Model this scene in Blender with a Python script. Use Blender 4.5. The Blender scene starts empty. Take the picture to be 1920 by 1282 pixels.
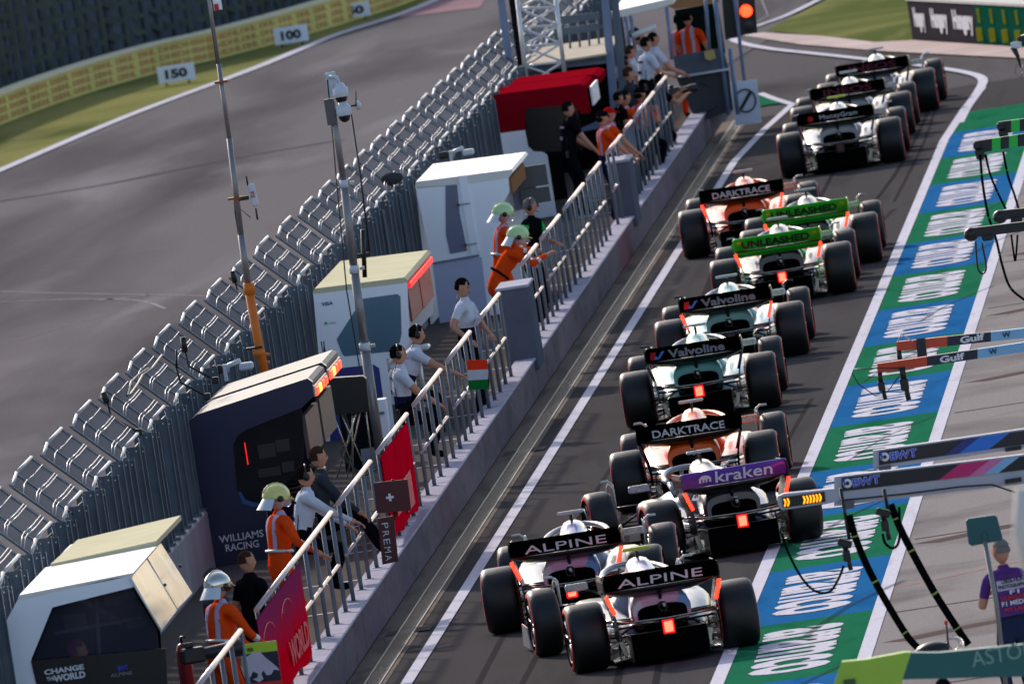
import bpy, bmesh, math, random
from mathutils import Vector, Matrix
random.seed(7)
V=Vector
sc=bpy.context.scene
# ---------------- camera (about 690 mm lens from a roof 13.9 m above the pit lane) -------------
F=37000.; W,H=1920,1282; VP=(2504,-1490); ROLL=math.radians(8.8); HC=13.93
def _d(u,v): return V(((u-W/2)/F,-(v-H/2)/F,-1.))
Yc=_d(*VP).normalized()
a_=V((-math.sin(ROLL),math.cos(ROLL),0)); Zc=V((a_.x,a_.y,-(a_.dot(Yc))/Yc.z)).normalized(); Xc=Yc.cross(Zc)
M3=Matrix((Xc,Yc,Zc)); C0=V((0,0,HC))
cam=bpy.data.cameras.new('camera'); co=bpy.data.objects.new('camera',cam); sc.collection.objects.link(co)
cam.sensor_width=36; cam.lens=F/W*36; cam.clip_start=5; cam.clip_end=3000
co.matrix_world=Matrix.Translation(C0)@M3.to_4x4()
cam.dof.use_dof=True; cam.dof.focus_distance=226; cam.dof.aperture_fstop=8.0
sc.camera=co
# ---------------- daylight ---------------------------------------------------------------------
SUNV=V((-0.36,0.80,0.50)).normalized()
wd=bpy.data.worlds.new('World'); sc.world=wd; wd.use_nodes=True
nt=wd.node_tree; sky=nt.nodes.new('ShaderNodeTexSky'); sky.sky_type='NISHITA'; sky.sun_disc=False
sky.sun_elevation=math.asin(SUNV.z); sky.sun_rotation=math.atan2(SUNV.x,SUNV.y); sky.dust_density=2.0
bg=nt.nodes['Background']; bg.inputs[1].default_value=0.122; nt.links.new(sky.outputs[0],bg.inputs[0])
sl=bpy.data.lights.new('sun','SUN'); so=bpy.data.objects.new('sun',sl); sc.collection.objects.link(so)
sl.energy=2.4; sl.angle=math.radians(2.2); sl.color=(1.0,.9,.83)
so.rotation_euler=(-SUNV).to_track_quat('-Z','Y').to_euler()
sc.view_settings.view_transform='Standard'; sc.view_settings.look='None'; sc.view_settings.exposure=0.75; sc.view_settings.gamma=1
sc.render.resolution_x=1024; sc.render.resolution_y=683

# ---------------- points of the place ----------------------------------------------------------
def G(u,v,z=0.):                    # point at height z seen at photo pixel (u,v)
    w=M3@_d(u,v); return C0+w*((z-HC)/w.z)
def PY(u,v,Y):                      # point at distance Y seen at photo pixel (u,v)
    w=M3@_d(u,v); return C0+w*(Y/w.y)

# ---------------- materials ---------------------------------------------------------------------
def lin(c):
    f=lambda x:(x/12.92 if x<=.04045 else ((x+.055)/1.055)**2.4)
    return tuple(f(x/255.) for x in c)+(1,)
MATS={}
def mat(name,col,rough=.6,metal=0.,emit=None,es=0.,var=.12,vs=6.,bump=0.,coat=0.,alpha=1.,trans=0.,bs=None):
    if name in MATS: return MATS[name]
    m=bpy.data.materials.new(name); m.use_nodes=True; n=m.node_tree.nodes; l=m.node_tree.links
    b=n['Principled BSDF']; c=lin(col) if max(col)>1.001 else tuple(col)+(1,)
    b.inputs['Roughness'].default_value=rough; b.inputs['Metallic'].default_value=metal
    b.inputs['Coat Weight'].default_value=coat; b.inputs['Coat Roughness'].default_value=.08
    if rough>=.55: b.inputs['Specular IOR Level'].default_value=0.
    if trans: b.inputs['Transmission Weight'].default_value=trans
    if alpha<1: b.inputs['Alpha'].default_value=alpha
    if emit:
        b.inputs['Emission Color'].default_value=lin(emit); b.inputs['Emission Strength'].default_value=es
    if var>0:
        tc=n.new('ShaderNodeTexCoord'); no=n.new('ShaderNodeTexNoise'); no.inputs['Scale'].default_value=vs; no.inputs['Detail'].default_value=5
        l.new(tc.outputs['Object'],no.inputs['Vector'])
        mx=n.new('ShaderNodeMix'); mx.data_type='RGBA'
        mx.inputs['A'].default_value=tuple(x*(1-var*1.6) for x in c[:3])+(1,); mx.inputs['B'].default_value=tuple(min(1,x*(1+var*1.3)) for x in c[:3])+(1,)
        l.new(no.outputs['Fac'],mx.inputs['Factor']); l.new(mx.outputs['Result'],b.inputs['Base Color'])
        r=n.new('ShaderNodeMapRange'); r.inputs['To Min'].default_value=max(0,rough-.08); r.inputs['To Max'].default_value=min(1,rough+.1)
        l.new(no.outputs['Fac'],r.inputs['Value']); l.new(r.outputs[0],b.inputs['Roughness'])
        if bump>0:
            no2=n.new('ShaderNodeTexNoise'); no2.inputs['Scale'].default_value=bs or vs*6; l.new(tc.outputs['Object'],no2.inputs['Vector'])
            bp=n.new('ShaderNodeBump'); bp.inputs['Strength'].default_value=bump; bp.inputs['Distance'].default_value=.02
            l.new(no2.outputs['Fac'],bp.inputs['Height']); l.new(bp.outputs[0],b.inputs['Normal'])
    else: b.inputs['Base Color'].default_value=c
    MATS[name]=m; return m

def groundmat(name,base,layers,rough=.85,bump=.3,bscale=30,spec=0.):
    """layers: (colour, scale xyz, threshold lo, hi, strength) streaky noise stains of the surface itself"""
    m=bpy.data.materials.new(name); m.use_nodes=True; n=m.node_tree.nodes; l=m.node_tree.links; b=n['Principled BSDF']
    tc=n.new('ShaderNodeTexCoord'); cur=None; col=tuple(base)+(1,)
    fine=n.new('ShaderNodeTexNoise'); fine.inputs['Scale'].default_value=bscale; fine.inputs['Detail'].default_value=8; fine.inputs['Roughness'].default_value=.8
    mpf=n.new('ShaderNodeMapping'); mpf.inputs['Scale'].default_value=(1,.25,1); l.new(tc.outputs['Object'],mpf.inputs[0]); l.new(mpf.outputs[0],fine.inputs['Vector'])
    mx=n.new('ShaderNodeMix'); mx.data_type='RGBA'; mx.inputs['A'].default_value=tuple(x*.62 for x in base)+(1,); mx.inputs['B'].default_value=tuple(x*1.42 for x in base)+(1,)
    l.new(fine.outputs['Fac'],mx.inputs['Factor']); cur=mx.outputs['Result']
    for i,(c,s,lo,hi,st) in enumerate(layers):
        mp=n.new('ShaderNodeMapping'); mp.inputs['Scale'].default_value=s; mp.inputs['Location'].default_value=(i*3.7,i*1.3,0); mp.inputs['Rotation'].default_value=(0,0,.03*((-1)**i))
        l.new(tc.outputs['Object'],mp.inputs[0]); no=n.new('ShaderNodeTexNoise'); no.inputs['Scale'].default_value=1; no.inputs['Detail'].default_value=7; no.inputs['Distortion'].default_value=.5
        l.new(mp.outputs[0],no.inputs['Vector']); r=n.new('ShaderNodeMapRange'); r.inputs['From Min'].default_value=lo; r.inputs['From Max'].default_value=hi; r.inputs['To Max'].default_value=st
        l.new(no.outputs['Fac'],r.inputs['Value']); x=n.new('ShaderNodeMix'); x.data_type='RGBA'; x.inputs['B'].default_value=tuple(c)+(1,)
        l.new(cur,x.inputs['A']); l.new(r.outputs[0],x.inputs['Factor']); cur=x.outputs['Result']
    l.new(cur,b.inputs['Base Color']); b.inputs['Roughness'].default_value=rough; b.inputs['Specular IOR Level'].default_value=spec
    bp=n.new('ShaderNodeBump'); bp.inputs['Strength'].default_value=bump; bp.inputs['Distance'].default_value=.01; l.new(fine.outputs['Fac'],bp.inputs['Height']); l.new(bp.outputs[0],b.inputs['Normal'])
    MATS[name]=m; return m

# ---------------- mesh kit ----------------------------------------------------------------------
class MB:
    def __init__(s): s.v=[]; s.f=[]; s.m=[]; s.mats=[]; s.sm=[]
    def mi(s,m):
        if m not in s.mats: s.mats.append(m)
        return s.mats.index(m)
    def add(s,vs,fs,m,smooth=False):
        o=len(s.v); s.v+= [tuple(x) for x in vs]; k=s.mi(m)
        for f in fs: s.f.append(tuple(i+o for i in f)); s.m.append(k); s.sm.append(smooth)
    def box(s,c,d,m,R=None,bev=0.0):
        c=V(c); x,y,z=[q/2 for q in d]; b=min(bev,x*.9,y*.9,z*.9)
        if b>0:
            vs=[];  # chamfered box: 24 verts
            for sx in(-1,1):
                for sy in(-1,1):
                    for sz in(-1,1):
                        vs+= [(sx*x,sy*(y-b),sz*(z-b)),(sx*(x-b),sy*y,sz*(z-b)),(sx*(x-b),sy*(y-b),sz*z)]
            bm=bmesh.new(); 
            for q in vs: bm.verts.new(q)
            r=bmesh.ops.convex_hull(bm,input=bm.verts); bm.verts.index_update()
            vv=[q.co.copy() for q in bm.verts]; ff=[[q.index for q in f.verts] for f in bm.faces]; bm.free()
        else:
            vv=[V((i,j,k)) for i in(-x,x) for j in(-y,y) for k in(-z,z)]
            ff=[(0,1,3,2),(4,6,7,5),(0,4,5,1),(2,3,7,6),(0,2,6,4),(1,5,7,3)]
        if R is not None: vv=[R@q for q in vv]
        s.add([q+c for q in vv],ff,m)
    def tube(s,pts,r,m,n=8,cap=True,smooth=True,r2=None):
        pts=[V(p) for p in pts]; k=len(pts)
        rs=[r+(r2-r)*i/(k-1) for i in range(k)] if r2 is not None else ([r]*k if not isinstance(r,(list,tuple)) else r)
        vs=[]; up=None
        for i,p in enumerate(pts):
            t=(pts[min(i+1,k-1)]-pts[max(i-1,0)]).normalized()
            if up is None:
                up=t.orthogonal().normalized()
            up=(up-t*up.dot(t)).normalized(); bi=t.cross(up)
            for j in range(n):
                a=2*math.pi*j/n; vs.append(p+(up*math.cos(a)+bi*math.sin(a))*rs[i])
        fs=[(i*n+j,i*n+(j+1)%n,(i+1)*n+(j+1)%n,(i+1)*n+j) for i in range(k-1) for j in range(n)]
        s.add(vs,fs,m,smooth)
        if cap: s.add(vs[:n],[tuple(range(n))[::-1]],m); s.add(vs[-n:],[tuple(range(n))],m)
    def prism(s,pts,vec,m,m2=None):
        n=len(pts); vec=V(vec); a=[V(p) for p in pts]; b=[p+vec for p in a]
        s.add(a,[tuple(range(n))],m); s.add(b,[tuple(range(n))[::-1]],m)
        s.add(a+b,[(i,(i+1)%n,n+(i+1)%n,n+i) for i in range(n)],m2 or m)
    def loft(s,secs,m,cap=True,smooth=True):
        n=len(secs[0]); vs=[q for x in secs for q in x]
        s.add(vs,[(i*n+j,i*n+(j+1)%n,(i+1)*n+(j+1)%n,(i+1)*n+j) for i in range(len(secs)-1) for j in range(n)],m,smooth)
        if cap: s.add(secs[0],[tuple(range(n))[::-1]],m); s.add(secs[-1],[tuple(range(n))],m)
    def lathe(s,prof,c,ax,m,n=28,smooth=True,mfun=None):   # prof: (radius, along)
        c=V(c); ax=V(ax).normalized(); u=ax.orthogonal().normalized(); w=ax.cross(u)
        rows=[[c+ax*h+(u*math.cos(2*math.pi*j/n)+w*math.sin(2*math.pi*j/n))*r for j in range(n)] for r,h in prof]
        for i in range(len(rows)-1):
            mm=mfun(i) if mfun else m
            s.add(rows[i]+rows[i+1],[(j,(j+1)%n,n+(j+1)%n,n+j) for j in range(n)],mm,smooth)
    def ell(s,c,r,m,R=None,nu=16,nv=10,v0=-90,v1=90,fn=None):
        c=V(c); vs=[]
        for i in range(nv+1):
            la=math.radians(v0+(v1-v0)*i/nv)
            for j in range(nu):
                lo=2*math.pi*j/nu; p=V((math.cos(la)*math.cos(lo),math.cos(la)*math.sin(lo),math.sin(la)))
                if fn: p=fn(p)
                p=V((p.x*r[0],p.y*r[1],p.z*r[2]))
                if R is not None: p=R@p
                vs.append(c+p)
        s.add(vs,[(i*nu+j,i*nu+(j+1)%nu,(i+1)*nu+(j+1)%nu,(i+1)*nu+j) for i in range(nv) for j in range(nu)],m,True)
    def text(s,string,o,u,w,width,height,m,bold=0.0,depth=.004,sk=0.):
        vs,fs=textmesh(string,bold); u=V(u).normalized(); w=V(w).normalized(); nrm=u.cross(w); o=V(o)
        s.add([o+u*(p[0]*width+sk*p[1]*height)+w*(p[1]*height)+nrm*(p[2]*depth) for p in vs],fs,m)
    def build(s,name,parent=None,loc=None,rot=None):
        me=bpy.data.meshes.new(name); me.from_pydata(s.v,[],s.f)
        for m in s.mats: me.materials.append(m)
        me.polygons.foreach_set('material_index',s.m); me.polygons.foreach_set('use_smooth',s.sm)
        me.validate(); bm=bmesh.new(); bm.from_mesh(me); bmesh.ops.remove_doubles(bm,verts=bm.verts,dist=1e-5); bmesh.ops.recalc_face_normals(bm,faces=bm.faces); bm.to_mesh(me); bm.free()
        o=bpy.data.objects.new(name,me); sc.collection.objects.link(o)
        if parent is not None: o.parent=parent
        if loc is not None: o.location=loc
        if rot is not None: o.rotation_euler=rot
        return o
TC={}
def textmesh(string,bold=0.):
    k=(string,bold)
    if k in TC: return TC[k]
    cu=bpy.data.curves.new('t','FONT'); cu.body=string; cu.extrude=.5; cu.offset=bold; cu.resolution_u=3
    ob=bpy.data.objects.new('t',cu); sc.collection.objects.link(ob); dg=bpy.context.evaluated_depsgraph_get()
    me=bpy.data.meshes.new_from_object(ob.evaluated_get(dg)); vs=[tuple(v.co) for v in me.vertices]; fs=[tuple(p.vertices) for p in me.polygons]
    bpy.data.objects.remove(ob); bpy.data.curves.remove(cu); bpy.data.meshes.remove(me)
    x0=min(v[0] for v in vs);x1=max(v[0] for v in vs);y0=min(v[1] for v in vs);y1=max(v[1] for v in vs)
    vs=[((v[0]-x0)/(x1-x0),(v[1]-y0)/(y1-y0),v[2]) for v in vs]; TC[k]=(vs,fs); return TC[k]
def tag(o,label=None,cat=None,group=None,kind=None):
    for k,x in (('label',label),('category',cat),('group',group),('kind',kind)):
        if x: o[k]=x
    return o
def thing(name,label,cat,loc=(0,0,0),rz=0,group=None):
    o=bpy.data.objects.new(name,None); sc.collection.objects.link(o); o.location=loc; o.rotation_euler=(0,0,rz); o.empty_display_size=.2
    return tag(o,label,cat,group)
def copy_tree(o,parent=None):
    c=o.copy(); sc.collection.objects.link(c); c.parent=parent
    for ch in list(o.children): copy_tree(ch,c)
    return c
def part(mb,name,par): return mb.build(name,par)
def quad(name,pts,m,z=None,kind='structure'):
    b=MB(); b.add([(p[0],p[1],p[2] if z is None else z) for p in pts],[tuple(range(len(pts)))],m); return tag(b.build(name),kind=kind)
def ribbon(b,pts,wid,z,m):
    n=len(pts); vs=[]
    for i,p in enumerate(pts):
        t=(V(pts[min(i+1,n-1)][:2])-V(pts[max(i-1,0)][:2])).normalized(); nn=V((-t.y,t.x)); w=wid if not isinstance(wid,(list,tuple)) else wid[i]
        vs+=[(p[0]+nn.x*w/2,p[1]+nn.y*w/2,z),(p[0]-nn.x*w/2,p[1]-nn.y*w/2,z)]
    b.add(vs,[(2*i,2*i+1,2*i+3,2*i+2) for i in range(n-1)],m)
def smooth_pts(pts,k=6):
    out=[]; P=[V(p) for p in pts]
    for i in range(len(P)-1):
        p0=P[max(i-1,0)];p1=P[i];p2=P[i+1];p3=P[min(i+2,len(P)-1)]
        for j in range(k):
            t=j/k; out.append(.5*((2*p1)+(-p0+p2)*t+(2*p0-5*p1+4*p2-p3)*t*t+(-p0+3*p1-3*p2+p3)*t**3))
    out.append(P[-1]); return out

# ================= SETTING ======================================================================
XW=-12.76                                         # lane side face of the pit wall
m_pit=groundmat('pit_asphalt',(.070,.065,.064),[((.034,.03,.032),(1.6,.12,1),.5,.75,.6),((.09,.081,.085),(.9,.06,1),.55,.8,.5)],.8)
m_track=groundmat('track_asphalt',(.150,.140,.139),[((.07,.063,.068),(.22,.03,1),.42,.66,.8),((.26,.24,.25),(.45,.045,1),.56,.76,.6),((.19,.16,.165),(.3,.02,1),.52,.72,.45)],.85,spec=0.)
m_exit=groundmat('exit_asphalt',(.108,.1,.1),[((.03,.026,.028),(.4,.05,1),.5,.7,.6),((.08,.07,.071),(.6,.06,1),.58,.75,.4)],.85)
m_conc=groundmat('apron_concrete',(.25,.228,.215),[((.1,.083,.082),(.5,.3,1),.5,.72,.6),((.24,.21,.21),(2,.2,1),.55,.75,.4)],.8)
m_grass=groundmat('grass_green',(.21,.205,.075),[((.08,.1,.032),(.15,.08,1),.42,.62,.9),((.26,.23,.11),(.8,.08,1),.55,.75,.5)],.9,.6,12)
m_gutter=groundmat('gutter_concrete',(.2,.165,.13),[((.1,.085,.07),(3,.4,1),.5,.7,.7)],.85)
m_plat=groundmat('platform_floor',(.11,.095,.085),[((.06,.05,.045),(2,.2,1),.5,.7,.7)],.85)
m_white=groundmat('painted_white',(.55,.53,.58),[((.28,.26,.29),(5,.5,1),.55,.8,.5)],.6,.1)
m_green=groundmat('painted_green',(.018,.135,.068),[((.004,.08,.03),(2,.4,1),.5,.75,.6),((.02,.19,.09),(3,.2,1),.6,.8,.4)],.65,.1)
m_blue=groundmat('painted_blue',(.02,.115,.28),[((.006,.065,.17),(2,.4,1),.5,.75,.6),((.04,.14,.36),(3,.2,1),.6,.8,.4)],.65,.1)
quad('ground',[(-400,-60,0),(400,-60,0),(400,1500,0),(-400,1500,0)],m_exit,-.02)
quad('pit_lane',[(XW,150,0),(-6.9,150,0),(-6.9,338,0),(XW,338,0)],m_pit,0)
quad('race_track',[(-60,60,0),(-14.9,60,0),(-14.2,352,0),(-13,372,0),(-10,520,0),(-60,520,0)],m_track,-.008)
quad('garage_apron',[(-6.92,60,0),(40,60,0),(40,345,0),(-6.92,345,0)],m_conc,.004)
# grass beyond the main straight
ed=[G(-350,470),G(-150,385),G(0,320),G(240,218),G(480,128),G(620,70),G(720,38),G(800,8),G(870,-25),G(930,-60)]
bw=[G(-350,398),G(-150,300),G(0,235),G(150,180),G(300,136),G(420,108),G(560,70),G(680,34),G(760,8),G(850,-30)]
b=MB(); n=len(ed); b.add([(p.x,p.y,.0) for p in ed]+[(p.x-8,p.y+10,.0) for p in bw],[(i,i+1,n+i+1,n+i) for i in range(n-1)],m_grass); tag(b.build('grass_verge'),kind='structure')
b=MB(); ribbon(b,smooth_pts(ed),.28,.012,m_white); ribbon(b,smooth_pts([G(300,196),G(560,92),G(720,32)]),.02,.013,m_white); tag(b.build('track_edge_line'),kind='structure')
quad('painted_runoff',[G(740,35),G(800,5),G(930,-30),G(900,15)],mat('faded_red_paint',(150,122,126),.8,vs=.5,var=.2),.004)
# pit exit grass wedge and its kerb
quad('grass_wedge',[G(1436,58),G(1470,40),G(1560,-5),G(1760,-90),G(1715,60),G(1712,76),G(1640,82),G(1560,70)],m_grass,.002)
quad('verge_gravel',[G(1385,66),G(1430,62),G(1540,68),G(1640,80),G(1712,76),G(1960,92),G(1960,112),G(1660,97),G(1500,84)],mat('verge_concrete',(190,172,165),.9,vs=.6,var=.25),.006)
b=MB()
ribbon(b,[G(1420,0-20),G(1440,30),G(1392,58),G(1372,70)],.01,.01,m_white)
ribbon(b,smooth_pts([G(1560,-12),G(1480,28),G(1420,50),G(1378,68),G(1384,80),G(1440,92),G(1520,101),G(1640,114),G(1740,126),G(1810,137),G(1842,149),G(1836,170),G(1812,205),G(1798,232)]),.17,.014,m_white)
tag(b.build('pit_exit_line'),kind='structure')
b=MB()
ribbon(b,[(-12.05,150),(-12.05,322),(-11.85,333),(-11.62,341)],.135,.012,m_white); ribbon(b,[G(1425,176),G(1450,186),G(1486,197)],.14,.013,m_white)
tag(b.build('lane_line'),kind='structure')
b=MB(); ribbon(b,[(-8.5,150),(-8.5,318),(-8.36,329),(-8.2,336)],.15,.012,m_white); tag(b.build('fast_lane_line'),kind='structure')
b=MB(); ribbon(b,[(-6.99,150),(-6.99,330)],.15,.012,m_white); tag(b.build('garage_line'),kind='structure')
quad('painted_patch',[G(1424,180),G(1470,194),G(1440,197),G(1425,200)],m_green,.006)
# painted strip: green and blue blocks with lettering
gb=MB(); bb=MB(); lb=MB(); ob_=MB(); k=1; y=191.2
m_bl=mat('letter_outline_paint',(60,70,66),.8)
while y<326:
    y1=min(y+8.6,327.3); (gb if k%2==0 else bb).add([(-8.42,y,.008),(-7.06,y,.008),(-7.06,y1,.008),(-8.42,y1,.008)],[(0,1,2,3)],m_green if k%2==0 else m_blue)
    if y1-y>8: 
        ob_.text('aramco',(-8.21,y+7.5,.0095),(0,-1,0),(1,0,0),6.45,.88,m_bl,bold=.045,depth=.001)
        lb.text('aramco',(-8.2,y+7.45,.0115),(0,-1,0),(1,0,0),6.35,.86,m_white,bold=.03,depth=.001)
    y+=8.6; k+=1
tag(gb.build('green_paint'),kind='structure'); tag(bb.build('blue_paint'),kind='structure'); tag(lb.build('painted_lettering'),kind='structure'); tag(ob_.build('lettering_outline'),kind='structure')
# gutter and drain
b=MB(); b.add([(XW,150,.006),(-12.3,150,.006),(-12.3,338,.006),(XW,338,.006)],[(0,1,2,3)],m_gutter); tag(b.build('gutter'),kind='structure')
b=MB(); mdr=mat('drain_steel',(64,62,62),.5,.4); mds=mat('drain_slot',(22,21,22),.9)
b.add([(-12.53,150,.010),(-12.37,150,.010),(-12.37,338,.010),(-12.53,338,.010)],[(0,1,2,3)],mds)
y=186
while y<338:
    b.box((-12.45,y,.012),(.15,.05,.006),mdr); y+=.16
for x in(-12.54,-12.36): b.box((x,244,.011),(.018,188,.012),mdr)
tag(b.build('drain_grate'),kind='structure')
b=MB(); mpatch=mat('repair_seam',(96,90,86),.9)
for p,q in((G(725,1190),G(802,1189)),(G(945,852),G(1022,843))): b.add([(p.x,p.y-.35,.0135),(q.x,p.y-.35,.0135),(q.x,p.y+.35,.0135),(p.x,p.y+.35,.0135)],[(0,1,2,3)],mpatch)
tag(b.build('asphalt_seam'),kind='structure')
b=MB(); msk=mat('rubber_mark',(44,40,42),.7,alpha=.4); msk2=mat('faint_rubber_mark',(52,47,50),.8,alpha=.35); msk3=mat('paint_scuff',(60,64,66),.8,alpha=.35)
for x0,y0,x1,y1,w in((-9.4,190,-10.6,232,.09),(-9.0,192,-10.4,240,.08),(-10.6,262,-10.2,330,.07),(-9.6,285,-9.0,331,.07)): ribbon(b,smooth_pts([(x0,y0,0),((x0+x1)/2+.2,(y0+y1)/2,0),(x1,y1,0)]),w,.0045,msk)
rq=random.Random(11)
for k in range(14):
    x0=rq.uniform(-11.4,-8.9); y0=rq.uniform(190,300); L=rq.uniform(14,45); ribbon(b,smooth_pts([(x0,y0,0),(x0+rq.uniform(-.15,.15),y0+L*.5,0),(x0+rq.uniform(-.2,.2),y0+L,0)]),rq.uniform(.04,.12),.0046+k*.00005,msk2)
for k in range(9):
    x0=rq.uniform(-8.3,-7.4); y0=195+k*14+rq.uniform(-4,4); ribbon(b,smooth_pts([(x0,y0,0),(x0+.35,y0+3.5,0),(x0+.9,y0+6.5,0)]),rq.uniform(.04,.09),.0135,msk3)
tag(b.build('tyre_marks'),kind='structure')
b=MB(); mor=mat('orange_marking_paint',(215,110,88),.7,var=.25,vs=8)
ribbon(b,[G(1655,1107),G(1780,1082),G(1925,1050)],.03,.010,mor); tag(b.build('orange_guide_line'),kind='structure')
b=MB(); mjn=mat('slab_joint',(96,84,80),.9)
for i in range(12): b.box((-3,196+i*11.5,.0052),(7.7,.12,.004),mjn)
for i in range(7):
    ribbon(b,smooth_pts([(-6.7,203+i*15,0),(-5.5,203.8+i*15,0),(-4.2,202.6+i*15,0)]),.5,.0054+i*.0001,mjn)
tag(b.build('slab_joints'),kind='structure')

b=MB(); mlk=mat('pale_scuff',(150,140,146),.9,var=.3,vs=2)
for pts,w in(([(0,546),(120,549),(330,553),(480,556),(620,563)],.05),([(0,566),(150,560),(260,563),(310,578)],.06),([(70,500),(200,478),(330,462)],.035),([(180,562),(250,556),(330,543)],.12),([(560,312),(760,270),(900,235)],.03),([(20,640),(160,600),(300,560)],.03)):
    ribbon(b,smooth_pts([G(*p) for p in pts]),w,-.003,mlk)
tag(b.build('pale_skid_marks'),kind='structure')
b=MB(); mdk_=mat('dark_skid',(88,82,86),.9,var=.2,vs=2)
for pts,w in(([(-20,380),(200,345),(420,300),(640,262)],.5),):
    ribbon(b,smooth_pts([G(*p) for p in pts]),w,-.0045,mdk_)
tag(b.build('dark_skid_marks'),kind='structure')
# ---- pit wall (platform kerb) and platform
m_wall=groundmat('wall_concrete',(.2,.165,.18),[((.13,.11,.12),(1,.7,2.5),.5,.7,.7),((.32,.22,.26),(1,.15,1),.5,.7,.6),((.08,.07,.07),(1,1.6,.6),.66,.76,.6)],.85,.5,8)
m_cop=mat('coping_concrete',(168,164,176),.75,var=.2,vs=2.5,bump=.4)
w_=thing('pit_wall','low pinkish grey concrete wall running along the left side of the pit lane','wall',(-12.88,250,0))
b=MB(); y=150
while y<331:
    b.box((-.01,y+1.49-250,.235),(.24,2.97,.47),m_wall,bev=.006); y+=3
part(b,'wall_face',w_)
b=MB(); y=150
while y<331:
    b.box((0,y+2.48-250,.487),(.285,4.95,.034),m_cop,bev=.012); y+=5
part(b,'coping',w_)
quad('platform',[(-15.6,60,0),(-12.98,60,0),(-12.98,345,0),(-15.6,345,0)],m_plat,.33)
b=MB(); 
for i in range(24): b.box((-13.45,196+i*5.1,.334),(.8,.12,.004),m_white)
tag(b.build('platform_lines'),kind='structure')
# ---- debris fence wall
m_fcon=mat('fence_wall_concrete',(150,148,152),.85,var=.2,vs=1.,bump=.5)
def XF(y): return -15.34+max(0,(y-235))*.0052
fw=thing('fence_wall','waist high concrete wall carrying the grey debris fence beside the track','wall',(-15.4,250,0))
b=MB(); y=150
while y<350:
    b.box((XF(y)-.06+15.4,y+2.98-250,.5),(.42,5.96,1.0),m_fcon,bev=.02); y+=6
part(b,'wall_block',fw)
m_galv=mat('galvanised_steel',(92,104,116),.5,.35,var=.25,vs=5)
m_galv2=mat('galvanised_plate',(98,107,118),.6,.2,var=.3,vs=3)
m_end=mat('frame_end_tube',(168,170,174),.5,.3,var=.15); m_lit=mat('polished_tube',(225,222,222),.35,.4,var=.12)
m_net=mat('fine_mesh',(84,92,102),.6,.1,alpha=.7,var=0)
df=thing('debris_fence','long grey steel debris fence with overhanging arms beside the track','fence',(-15.3,250,0))
ys=[]; y=190.6
while y<352: ys.append(y); y+=5.0 if y<262 else 4.35
for y in ys:
    x=XF(y)+15.3
    for j,(dy,wd_,h) in enumerate(((.35,.20,1.36),(-.6,.15,1.26),(-1.65,.19,1.33),(-2.65,.14,1.24),(-3.6,.18,1.30))):
        b=MB(); yy=y+dy-250; jx=.012*math.sin(y*3+j*2)
        b.box((x+.02+jx,yy,1.0+h/2),(wd_,.012,h),m_galv2); b.box((x+.02+jx+wd_/2,yy-.02,1.0+h/2),(.009,.05,h+.008),m_galv); b.box((x+.02+jx-wd_*.1,yy-.012,1.0+h/2),(.02,.02,h),m_galv2); b.box((x+.02+jx-wd_/2,yy+.3,1.0+h/2-.01),(.012,.62,h-.02),m_galv2)
        b.box((x+.02,yy,1.015),(.24,.2,.03),m_galv)
        for q in(.05,-.04): b.box((x+.02+q,yy-.02,1.0+h-.05),(.015,.012,.015),m_lit)
        part(b,'post',df)
    b=MB(); yy=y-250
    for dy,dz in((0,0),(-2.45,-.01),(-3.3,-.09)):
        R=Matrix.Rotation(math.radians(44),3,'Y')
        b.box((x-.24,yy+dy,2.60+dz),(.72,.075,.012),m_galv,R=R); b.box((x-.24+.005,yy+dy+.03,2.585+dz),(.72,.008,.035),m_galv2,R=R)
        b.tube([(x+.02,yy+dy,1.75),(x+.02,yy+dy,2.35+dz)],.02,m_galv,6)
    for ex,ez,rt in((.0,2.385,.019),(-.47,2.83,.018)):
        b.tube([(x+ex,yy,ez),(x+ex,yy-2.45,ez-.01)],rt,m_end,8); b.tube([(x+ex,yy-2.45,ez-.01),(x+ex,yy-3.3,ez-.10)],rt,m_end,8)
    part(b,'overhang_frame',df)
    b=MB(); b.add([(x,yy,2.37),(x-.46,yy,2.81),(x-.46,yy-2.45,2.80),(x,yy-2.45,2.36)],[(0,1,2,3)],m_net); b.add([(x,yy-2.46,2.36),(x-.46,yy-2.46,2.80),(x-.46,yy-3.3,2.71),(x,yy-3.3,2.27)],[(0,1,2,3)],m_net); part(b,'mesh_panel',df)
    b=MB()
    for t in(.14,.2,.48,.53,.78):
        for d0,d1 in((0,-2.45),(-2.47,-3.28)):
            px=x-.0-.47*t; pz=2.39+.44*t
            b.tube([(px,yy+d0,pz),(px-.004,yy+(d0+d1)/2,pz-.018),(px,yy+d1,pz-(.01 if d0==0 else .09))],.0045,m_lit,4)
    part(b,'cable',df)
b=MB(); mm_=mat('fence_mesh_wire',(52,60,68),.5,.5)
for k in range(13):
    z=1.06+k*.1; b.tube([(XF(190)+15.3-.02,-62,z),(XF(235)+15.3-.02,-15,z),(XF(350)+15.3-.02,100,z)],.012,mm_,4)
part(b,'wire',df)
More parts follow.
